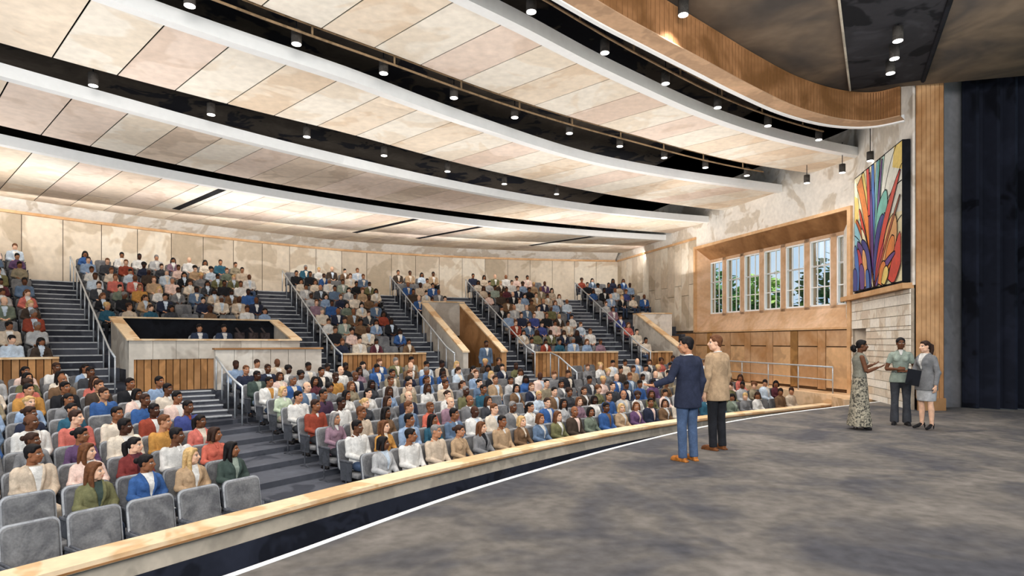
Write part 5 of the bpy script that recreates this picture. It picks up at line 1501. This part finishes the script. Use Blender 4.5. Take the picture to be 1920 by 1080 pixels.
# ================================================================== who sits where
# head position in the photo picks the nearest seat: (px, py, woman, skin, hair, hair colour, top, colour, shirt, trousers, label)
SPECS = [
 (217, 877, 1, 'light', 'long', 'brown', 'blazer', 'olive', 'dark green', 'dark denim', 'woman with long brown hair in olive blazer, seated behind the empty front seats'),
 (320, 850, 1, 'brown', 'bun', 'black', 'blazer', 'blue', 'white', 'dark brown', 'person with black hair bun in bright blue blazer over white shirt, notebook on lap'),
 (405, 848, 1, 'brown', 'long', 'black', 'blazer', 'dark green', 'sage', 'charcoal', 'woman with long black hair in dark green blazer, beside the bright blue blazer'),
 (473, 837, 1, 'brown', 'bob', 'dark brown', 'blouse', 'coral', 'coral', 'dark denim', 'woman in coral blouse behind the last empty front seats'),
 (130, 847, 1, 'light', 'long', 'brown', 'blazer', 'pale pink', 'white', 'beige', 'woman with long light brown hair in pale pink jacket near the empty seats'),
 (230, 825, 1, 'light', 'pony', 'black', 'blazer', 'dark red', 'maroon', 'denim', 'woman with tied black hair in dark red jacket, behind the olive blazer'),
 (113, 808, 0, 'light', 'short', 'dark brown', 'shirt', 'salmon red', 'white', 'charcoal', 'man with short dark hair in salmon pink shirt at the edge block'),
 (190, 795, 1, 'brown', 'bun', 'black', 'blouse', 'purple', 'purple', 'black', 'woman with dark hair bun in purple blouse at the edge block'),
 (243, 762, 0, 'brown', 'crop', 'black', 'shirt', 'cream', 'cream', 'khaki', 'person with cropped black hair in cream shirt near the handrail foot'),
 (283, 787, 0, 'deep', 'crop', 'black', 'blazer', 'rust red', 'white', 'dark brown', 'man with cropped hair in rust red jacket over white shirt near the handrail'),
 (353, 803, 0, 'dark', 'crop', 'black', 'shirt', 'white', 'white', 'denim', 'man with cropped black hair in white shirt beside the blonde woman'),
 (373, 827, 1, 'light', 'long', 'blond', 'blazer', 'tan', 'white', 'beige', 'woman with long blond hair in tan cardigan by the aisle'),
 (117, 737, 0, 'brown', 'short', 'black', 'blazer', 'black', 'white', 'charcoal', 'man in black suit jacket and white shirt at the edge block'),
 (173, 740, 1, 'tan', 'long', 'dark brown', 'blouse', 'salmon red', 'pale pink', 'charcoal', 'woman with long dark hair in salmon red cardigan beside a black suit'),
 (215, 735, 0, 'tan', 'short', 'dark brown', 'shirt', 'blue', 'tan', 'dark denim', 'man in open blue shirt at the aisle end of the edge block'),
 (148, 717, 0, 'brown', 'bald', 'black', 'blazer', 'brown', 'white', 'charcoal', 'balding man in brown jacket and white shirt at the edge block'),
 (192, 717, 0, 'tan', 'short', 'dark brown', 'blazer', 'dark brown', 'tan', 'charcoal', 'man in dark brown jacket near the top of the edge block'),
 (130, 698, 1, 'brown', 'long', 'black', 'blouse', 'cream', 'white', 'tan', 'woman with long black hair in cream blouse, high in the edge block'),
 (170, 698, 0, 'dark', 'crop', 'black', 'blazer', 'charcoal', 'white', 'charcoal', 'man in charcoal suit and white shirt high in the edge block'),
 (295, 690, 0, 'brown', 'short', 'black', 'blazer', 'black', 'white', 'dark denim', 'man in black suit near the handrail, last rows below the booth'),
 (312, 705, 0, 'brown', 'short', 'black', 'shirt', 'light blue', 'light blue', 'dark denim', 'man in light blue shirt and dark jeans below the booth'),
 (335, 712, 0, 'dark', 'short', 'black', 'shirt', 'cream', 'white', 'navy', 'man in cream shirt and navy trousers below the booth'),
 (367, 722, 0, 'brown', 'short', 'black', 'blazer', 'pale pink', 'white', 'beige', 'man in pale salmon jacket and beige trousers below the booth'),
 (403, 737, 0, 'dark', 'crop', 'black', 'shirt', 'indigo', 'rust red', 'charcoal', 'man in indigo shirt at the aisle below the booth'),
 (442, 744, 0, 'deep', 'crop', 'black', 'blazer', 'dark green', 'sage', 'light blue', 'man in dark green jacket and pale jeans below the booth'),
 (490, 758, 0, 'brown', 'short', 'black', 'blazer', 'white', 'mustard', 'denim', 'man in white jacket over mustard shirt and jeans'),
 (560, 780, 1, 'light', 'bob', 'blond', 'blouse', 'pale green', 'white', 'cream', 'blond woman in pale green blouse beside a dark purple shirt'),
 (590, 778, 0, 'brown', 'crop', 'black', 'shirt', 'dark purple', 'black', 'denim', 'man in dark purple shirt and jeans at the aisle with papers on lap'),
 (682, 800, 0, 'dark', 'short', 'black', 'shirt', 'white', 'white', 'denim', 'man in white shirt and blue jeans, first occupied front seat by the low wall'),
 (742, 798, 1, 'light', 'long', 'brown', 'blouse', 'mustard', 'cream', 'khaki', 'woman with brown hair in mustard blouse in the front row'),
 (802, 793, 1, 'brown', 'long', 'black', 'blouse', 'teal', 'brown', 'charcoal', 'woman with long black hair in teal blouse in the front row'),
 (860, 788, 0, 'brown', 'short', 'black', 'shirt', 'steel blue', 'pale blue', 'dark denim', 'man in steel blue shirt in the front row'),
 (635, 778, 1, 'tan', 'long', 'grey', 'blouse', 'mauve', 'white', 'charcoal', 'woman with greying hair in mauve cardigan behind the white shirt'),
 (680, 762, 0, 'brown', 'short', 'brown', 'shirt', 'beige', 'beige', 'tan', 'brown-haired man in beige jacket, second row'),
 (725, 762, 1, 'dark', 'long', 'black', 'blouse', 'brown', 'brown', 'brown', 'woman with long black hair in brown dress, third row'),
 (767, 768, 0, 'tan', 'short', 'brown', 'blazer', 'steel blue', 'white', 'denim', 'man in steel blue cardigan over white shirt, second row'),
 (798, 752, 1, 'brown', 'short', 'brown', 'blouse', 'coral', 'coral', 'charcoal', 'person with short hair in coral shirt, third row'),
 (537, 750, 0, 'tan', 'short', 'black', 'shirt', 'white', 'white', 'charcoal', 'man with combed black hair in white shirt, third row near the aisle'),
 (585, 747, 0, 'brown', 'short', 'dark brown', 'shirt', 'rust red', 'white', 'charcoal', 'man in rust red shirt, fourth row near the aisle'),
 (630, 742, 0, 'deep', 'crop', 'black', 'shirt', 'white', 'white', 'navy', 'dark-skinned man in crisp white shirt, fourth row'),
 (690, 738, 1, 'light', 'pony', 'black', 'blouse', 'white', 'cream', 'black', 'woman with tied black hair in white blouse, fourth row'),
 (917, 784, 1, 'light', 'long', 'brown', 'blazer', 'grey', 'black', 'denim', 'woman with long brown hair in grey blazer over black top, front row'),
 (955, 779, 0, 'brown', 'crop', 'black', 'shirt', 'tan', 'white', 'beige', 'man in tan shirt in the front row'),
 (988, 788, 1, 'light', 'bob', 'blond', 'vest', 'brown', 'cream', 'tan', 'blond woman in brown waistcoat in the front row'),
 (1032, 779, 1, 'light', 'long', 'brown', 'blazer', 'olive', 'white', 'charcoal', 'woman with long brown hair in olive jacket over white top, middle of the front row'),
 (1073, 775, 0, 'brown', 'bald', 'black', 'blazer', 'dark brown', 'pale pink', 'charcoal', 'balding man in dark brown suit in the front row'),
 (1105, 773, 1, 'brown', 'bob', 'black', 'blouse', 'grey green', 'sage', 'charcoal', 'woman with black bob in grey green blouse, front row'),
 (1138, 767, 0, 'dark', 'short', 'black', 'blazer', 'blue', 'brown', 'navy', 'person in bright blue jacket, front row near the navy blazer on stage'),
 (1167, 768, 1, 'light', 'bob', 'blond', 'blazer', 'tan', 'white', 'tan', 'blond woman in tan jacket, front row'),
 (1197, 767, 1, 'tan', 'bob', 'brown', 'blazer', 'purple', 'pale pink', 'navy', 'woman in purple jacket, front row'),
 (1227, 762, 0, 'brown', 'short', 'black', 'blazer', 'navy', 'pale pink', 'navy', 'man in navy suit, front row'),
 (1256, 762, 1, 'tan', 'bob', 'dark brown', 'blazer', 'brown', 'white', 'dark brown', 'woman in brown jacket, front row beside the blue jeans on stage'),
 (888, 757, 0, 'brown', 'bald', 'black', 'blazer', 'grey', 'white', 'charcoal', 'balding man in grey jacket, second row'),
 (921, 756, 1, 'tan', 'long', 'dark brown', 'blazer', 'charcoal', 'white', 'charcoal', 'woman with long dark hair in charcoal jacket, second row'),
 (997, 762, 1, 'tan', 'pony', 'black', 'blouse', 'white', 'cream', 'black', 'woman with tied black hair in white blouse, second row'),
 (1026, 752, 0, 'light', 'short', 'dark brown', 'blazer', 'blue', 'white', 'navy', 'man in blue blazer and white shirt, third row'),
 (1051, 762, 1, 'brown', 'long', 'black', 'blouse', 'light grey', 'white', 'charcoal', 'woman with long black hair in light grey blouse, second row'),
 (1084, 757, 1, 'light', 'bob', 'brown', 'blouse', 'mauve', 'mauve', 'charcoal', 'person in mauve top, second row'),
 (1170, 722, 0, 'dark', 'short', 'black', 'blazer', 'navy', 'white', 'navy', 'man in navy jacket and white shirt below the doorway railing'),
 (1195, 725, 0, 'brown', 'short', 'black', 'shirt', 'blue', 'brown', 'navy', 'man in blue shirt behind the outstretched hand on stage'),
 (1112, 712, 0, 'brown', 'short', 'black', 'blazer', 'charcoal', 'white', 'charcoal', 'man in charcoal suit below the longest slatted parapet'),
 (1385, 735, 1, 'brown', 'long', 'black', 'blazer', 'grey green', 'sage', 'charcoal', 'woman in grey green cardigan beyond the tan blazer on stage'),
 (1430, 738, 1, 'brown', 'bob', 'dark brown', 'blouse', 'white', 'white', 'tan', 'woman in white blouse near the window wall'),
 (1457, 740, 0, 'brown', 'crop', 'black', 'shirt', 'brown', 'brown', 'brown', 'man in brown shirt near the window wall'),
 (1480, 738, 0, 'tan', 'short', 'dark brown', 'shirt', 'beige', 'white', 'charcoal', 'man in beige shirt near the window wall'),
 (1505, 735, 1, 'brown', 'bob', 'black', 'blouse', 'maroon', 'maroon', 'maroon', 'woman in maroon top near the window wall'),
 (1537, 735, 1, 'brown', 'short', 'black', 'blouse', 'grey', 'cream', 'charcoal', 'person in grey top, last front-row seat by the window wall'),
]
def head_px(s):
    f = Vector((cos(s['h']), sin(s['h']), 0)); return px_of(s['p'] + f * -.12 + Vector((0, 0, 1.2)))
for s in SEATS: s['hp'] = head_px(s); s['who'] = None; s['empty'] = False
for s in SEATS:
    if s['row'] == 0 and s['sec'] in ('main', 'edge') and s['hp'][0] < 615: s['empty'] = True
    if s['row'] == 1 and s['sec'] == 'edge' and s['hp'][0] < 130: s['empty'] = True
pairs = []
for si, sp_ in enumerate(SPECS):
    for s in SEATS:
        if s['empty'] or s['sec'] not in ('main', 'edge'): continue
        d2 = (s['hp'][0] - sp_[0]) ** 2 + 1.6 * (s['hp'][1] - sp_[1]) ** 2
        if d2 < 90 ** 2: pairs.append((d2, si, id(s), s))
pairs.sort(key=lambda q: q[0]); done = set()
for d2, si, _, s in pairs:
    if si in done or s['who'] is not None: continue
    s['who'] = SPECS[si]; done.add(si)
print('SPECS placed', len(done), 'of', len(SPECS), 'seats', len(SEATS))
HM = ['short', 'crop', 'short', 'bald', 'crop']; HF = ['long', 'bob', 'bun', 'pony', 'afro']
TOPC = ['white'] * 5 + ['cream'] * 4 + ['beige'] * 3 + ['tan'] * 2 + ['grey'] * 3 + ['light grey'] * 3 + ['charcoal'] * 3 + ['black'] * 3 + ['navy'] * 4 + ['blue'] * 3 + ['light blue'] * 4 + ['steel blue'] * 3 + ['pale blue'] * 2 + ['olive'] * 2 + ['brown'] * 3 + ['dark brown'] * 2 + ['grey green', 'sage', 'maroon', 'rust red', 'purple', 'mauve', 'pale pink', 'pale pink', 'mustard', 'salmon red', 'indigo', 'teal', 'khaki']
pr = random.Random(77)
for s in SEATS:
    if s['empty'] or s['who'] is not None: continue
    if pr.random() < (.06 if s['sec'] in ('main', 'edge') else .09): s['empty'] = True; continue
    fem = pr.random() < .5
    hair = pr.choice(HF if fem else HM)
    hc = pr.choice(('black', 'black', 'black', 'dark brown', 'dark brown', 'brown', 'blond' if fem else 'grey'))
    sk = pr.choice(('deep', 'dark', 'dark', 'brown', 'brown', 'brown', 'tan', 'tan', 'light', 'light'))
    if hc in ('blond', 'brown') : sk = pr.choice(('light', 'tan', 'light'))
    top = {'short': 'blazer', 'crop': 'shirt', 'bald': 'blazer', 'long': 'blouse', 'bob': 'blazer', 'bun': 'blouse', 'pony': 'blazer', 'afro': 'blouse'}[hair]
    tc_ = pr.choice(TOPC); sc_ = pr.choice(('white', 'white', 'cream', 'pale blue')) if top == 'blazer' else tc_
    lab = '%s in %s %s' % ({'short': 'short-haired man', 'crop': 'man', 'bald': 'balding man', 'long': 'long-haired woman', 'bob': 'woman', 'bun': 'woman', 'pony': 'ponytailed woman', 'afro': 'curly-haired woman'}[hair], tc_, {'blazer': 'jacket', 'shirt': 'shirt', 'blouse': 'blouse'}[top])
    s['who'] = (0, 0, fem, sk, hair, hc, top, tc_, sc_, pr.choice(('charcoal', 'navy', 'dark denim', 'black', 'khaki', 'denim', 'dark brown', 'beige')), None); s['lab'] = lab
FOC = Vector((3.6, 10.2, 0))
def yaw_of(s, bucket):
    want = atan2(FOC.y - s['p'].y, FOC.x - s['p'].x) - s['h']
    want = (want + pi) % (2 * pi) - pi
    want = max(-1.0, min(1.0, want * .85))
    return round(want / bucket) * bucket
SHORT = {'main': 'main block', 'edge': 'edge block'}
occ = sorted([s for s in SEATS if s['who'] is not None], key=lambda s: s['d'])
NIND, NPART = 284, 150
WORN = {'blazer': 'jacket', 'shirt': 'shirt', 'blouse': 'blouse', 'vest': 'waistcoat'}
# ------------------------------------------------ small merged figures for the far seats
FAR = {}
def far_model(fem, hair, top, yaw, vox=.02, dec=.42):
    key = (fem, hair, top, yaw, vox)
    if key in FAR: return FAR[key]
    fig, S = make_figure(dict(pose='sit', fem=bool(fem), hair=hair, top=top, yaw=yaw, far=True))
    tot = MB(); tags = []
    for pi2, p in enumerate(PARTS):
        if p not in fig.p: continue
        tot.add(fig.p[p].v, fig.p[p].f); tags += [pi2] * len(fig.p[p].v)
    me = remesh([(tot, vox, 1, dec)])[0]
    kd = KDTree(len(tot.v))
    # body under clothing must not win
    for i, v in enumerate(tot.v): kd.insert(v, i)
    kd.balance()
    idx = []
    for p in me.polygons:
        best = None; c_ = p.center
        if top == 'blazer' and .74 < c_.z < 1.04 and p.normal.y > .3 and abs(c_.x) < .012 + .062 * (c_.z - .74) / .3 and c_.y > -.12:
            idx.append(3); continue
        for co, i, d in kd.find_n(c_, 6):
            q = d + (.012 if tags[i] == 0 else 0) + (9 if tags[i] == 3 and best is not None else .05 if tags[i] == 3 else 0)
            if best is None or q < best[0]: best = (q, tags[i])
        idx.append(2 if best[1] == 3 else best[1])
    for k in range(6): me.materials.append(m_black)
    me.polygons.foreach_set('material_index', idx)
    FAR[key] = me; return me
def who_mats(w): return [M_SKIN[w[3]], M_HAIR[w[5]], M_CLO[w[7]], M_CLO[w[8]], M_CLO[w[9]], m_shoe['black']]
ind = occ[:NIND]; rest = occ[NIND:]
near_seats = sorted(SEATS, key=lambda s: s['d'])
used_labels = {}
for k, s in enumerate(ind):
    w = s['who']; fem, sk, hair, hc, top, tc_, sc_, lc = w[2:10]
    lab = w[10] if w[10] else '%s, %s' % (s['lab'], where(s))
    s['label'] = lab
    grp = 'audience in the lower seats' if s['sec'] in ('main', 'edge') else 'audience in the upper seats'
    rz = s['h'] - pi / 2
    if k < NPART:
        fine = s['hp'][1] > 770 or k < 26
        yaw = yaw_of(s, .35)
        spec = dict(pose='sit', fem=bool(fem), hair=hair, top=top, yaw=yaw, pitch=.04)
        md = model(('sit', tuple(sorted(spec.items())), fine), spec, fine)
        m6 = who_mats(w)
        nm = {'hair': 'hair', 'top': WORN[top], 'shirt': 'collar_shirt' if top == 'shirt' else 'shirt', 'low': 'trousers', 'shoes': 'shoes'}
        build_person(md, s['p'], rz, dict(zip(PARTS, m6)), lab, grp, nm)
    else:
        me = far_model(fem, hair, top, yaw_of(s, .5))
        o = bpy.data.objects.new('person', me); COL.objects.link(o); o.location = s['p']; o.rotation_euler = (0, 0, rz)
        for q, m_ in enumerate(who_mats(w)): o.material_slots[q].link = 'OBJECT'; o.material_slots[q].material = m_
        tag(o, lab, 'person', grp)
# ------------------------------------------------ the rest of the audience as one crowd
def join(items, name, mats_):
    """items: (mesh, matrix, face material index array)"""
    V, Fl, Fs, Mi, base = [], [], [], [], 0
    for me, M, mi in items:
        n = len(me.vertices); co = np.empty(n * 3, np.float32); me.vertices.foreach_get('co', co)
        A = np.array(M); V.append(co.reshape(n, 3) @ A[:3, :3].T.astype(np.float32) + A[:3, 3].astype(np.float32))
        nl = len(me.loops); lv = np.empty(nl, np.int32); me.loops.foreach_get('vertex_index', lv); Fl.append(lv + base)
        lt = np.empty(len(me.polygons), np.int32); me.polygons.foreach_get('loop_total', lt); Fs.append(lt); Mi.append(mi); base += n
    V = np.concatenate(V); Fl = np.concatenate(Fl); Fs = np.concatenate(Fs); Mi = np.concatenate(Mi)
    me = bpy.data.meshes.new(name); me.vertices.add(len(V)); me.vertices.foreach_set('co', V.ravel())
    me.loops.add(len(Fl)); me.loops.foreach_set('vertex_index', Fl); me.polygons.add(len(Fs))
    st = np.concatenate(([0], np.cumsum(Fs)[:-1])).astype(np.int32); me.polygons.foreach_set('loop_start', st)
    for m_ in mats_: me.materials.append(m_)
    me.polygons.foreach_set('material_index', Mi.astype(np.int32)); me.update(calc_edges=True); me.validate()
    o = bpy.data.objects.new(name, me); COL.objects.link(o); return o
ALLM = list(dict.fromkeys(list(M_SKIN.values()) + list(M_HAIR.values()) + list(M_CLO.values()) + [m_shoe['black']])); AI = {m_: i for i, m_ in enumerate(ALLM)}
items = []
for s in rest:
    w = s['who']; me = far_model(w[2], w[4], w[6], yaw_of(s, .8), .026, .36)
    mi = np.empty(len(me.polygons), np.int32); me.polygons.foreach_get('material_index', mi)
    lut = np.array([AI[m_] for m_ in who_mats(w)]); M = Matrix.Translation(s['p']) @ Matrix.Rotation(s['h'] - pi / 2, 4, 'Z')
    items.append((me, M, lut[mi]))
if items:
    o = join(items, 'audience_crowd', ALLM); tag(o, 'distant seated crowd filling the farther rows of the upper seats', 'crowd', kind='stuff')
# ------------------------------------------------ seats
NSEAT, NSEATP = 296, 130
items = []
for k, s in enumerate(near_seats):
    rz = s['h'] - pi / 2
    if k < NSEAT:
        st_ = 'empty' if s['who'] is None else 'occupied'
        lab = '%s grey seat, %s' % (st_, where(s))
        if k < NSEATP:
            e = empty('auditorium_seat', s['p'], rz)
            for nm, me in SEATP.items():
                o = bpy.data.objects.new(nm if isinstance(nm, str) else nm[0], me); COL.objects.link(o); o.parent = e
        else:
            e = bpy.data.objects.new('auditorium_seat', SEATW); COL.objects.link(e); e.location = s['p']; e.rotation_euler = (0, 0, rz)
        tag(e, lab, 'seat', 'grey auditorium seats')
    else:
        mi = np.empty(len(SEATW.polygons), np.int32); SEATW.polygons.foreach_get('material_index', mi)
        items.append((SEATW, Matrix.Translation(s['p']) @ Matrix.Rotation(rz, 4, 'Z'), mi))
o = join(items, 'distant_seating', [m_seat, m_seatb, m_seatf, m_arm]); tag(o, 'grey seats of the farther upper rows beneath the crowd', 'seats', kind='stuff')
# ------------------------------------------------ papers on laps
def papers(match, label, y=.335):
    for s in ind:
        if s['who'][10] and match in s['who'][10]:
            M = Matrix.Translation(s['p']) @ Matrix.Rotation(s['h'] - pi / 2, 4, 'Z')
            e = empty('notebook', M @ Vector((.0, y, .606)), s['h'] - pi / 2); tag(e, label, 'notebook')
            b = MB(); b.box((0, 0, 0), (.2, .15, .008), .2); b.build('cover', M_CLO['steel blue'], e)
            b = MB(); b.box((0, 0, .008), (.19, .14, .007), .2); b.build('pages', m_wht, e)
papers('bright blue blazer over', 'open notebook on the lap of the bright blue blazer'); papers('mustard blouse', 'white notebook on the lap of the mustard blouse')
papers('man in dark purple shirt', 'white papers on the lap of the dark purple shirt'); papers('grey blazer over black', 'white papers on the lap of the grey blazer in the front row')
# ------------------------------------------------ booth crew and the man in the doorway
for th, lab, hc, fem in ((127.45, 'man in dark suit at the sound desk, nearer the edge steps', 'black', 0), (126.4, 'man in dark suit at the sound desk, nearer the desk gear', 'black', 0)):
    me = far_model(0, 'short', 'blazer', 0.0); o = bpy.data.objects.new('person', me); COL.objects.link(o); p = P(th, 38.6, .92); o.location = p; o.rotation_euler = (0, 0, radians(th) + pi / 2)
    for q, m_ in enumerate([M_SKIN['tan'], M_HAIR['black'], M_CLO['dark denim'], M_CLO['white'], M_CLO['charcoal'], m_shoe['black']]): o.material_slots[q].link = 'OBJECT'; o.material_slots[q].material = m_
    tag(o, lab, 'person', 'booth crew')
    e = empty('desk_chair', p, radians(th) + pi / 2); tag(e, 'chair under the ' + lab.split(' at ')[0] + (' nearer the edge steps' if th > 127 else ' nearer the desk gear'), 'chair')
    for nm, me_ in SEATP.items():
        if isinstance(nm, str) or nm[0] == 'leg':
            q = bpy.data.objects.new(nm if isinstance(nm, str) else nm[0], me_); COL.objects.link(q); q.parent = e
e = empty('sound_desk', P(126.9, 37.72, .92), radians(126.9) + pi / 2); tag(e, 'dark sound desk with raised gear behind the booth front', 'sound desk')
b = MB(); b.box((0, 0, .72), (3.6, .5, .06)); b.build('desk_top', m_black, e)
b = MB()
for x in (-1.6, 0, 1.6): b.box((x, 0, .345), (.06, .4, .69))
b.build('support', m_black, e)
b = MB()
for x in (-.55, -.95, -1.3): b.box((x, .05, .9), (.26, .16, .3)); b.tube([(x, .05, 1.04), (x + .1, .0, 1.2)], .03, 6)
b.build('control_gear', mat('dark gear', (58, 50, 50), .3, 8), e)
md = model('usher', dict(pose='stand', hair='crop', top='blazer', yaw=0, k=.98), False)
build_person(md, P(113.35, 37.25, 0), radians(113.35) + pi / 2, cl(body='dark', hair='black', top='steel blue', shirt='white', low='dark denim', shoes='black'), 'man standing in the doorway passage in steel blue jacket', None, {'hair': 'hair', 'top': 'jacket', 'shirt': 'shirt', 'low': 'trousers', 'shoes': 'shoes'})
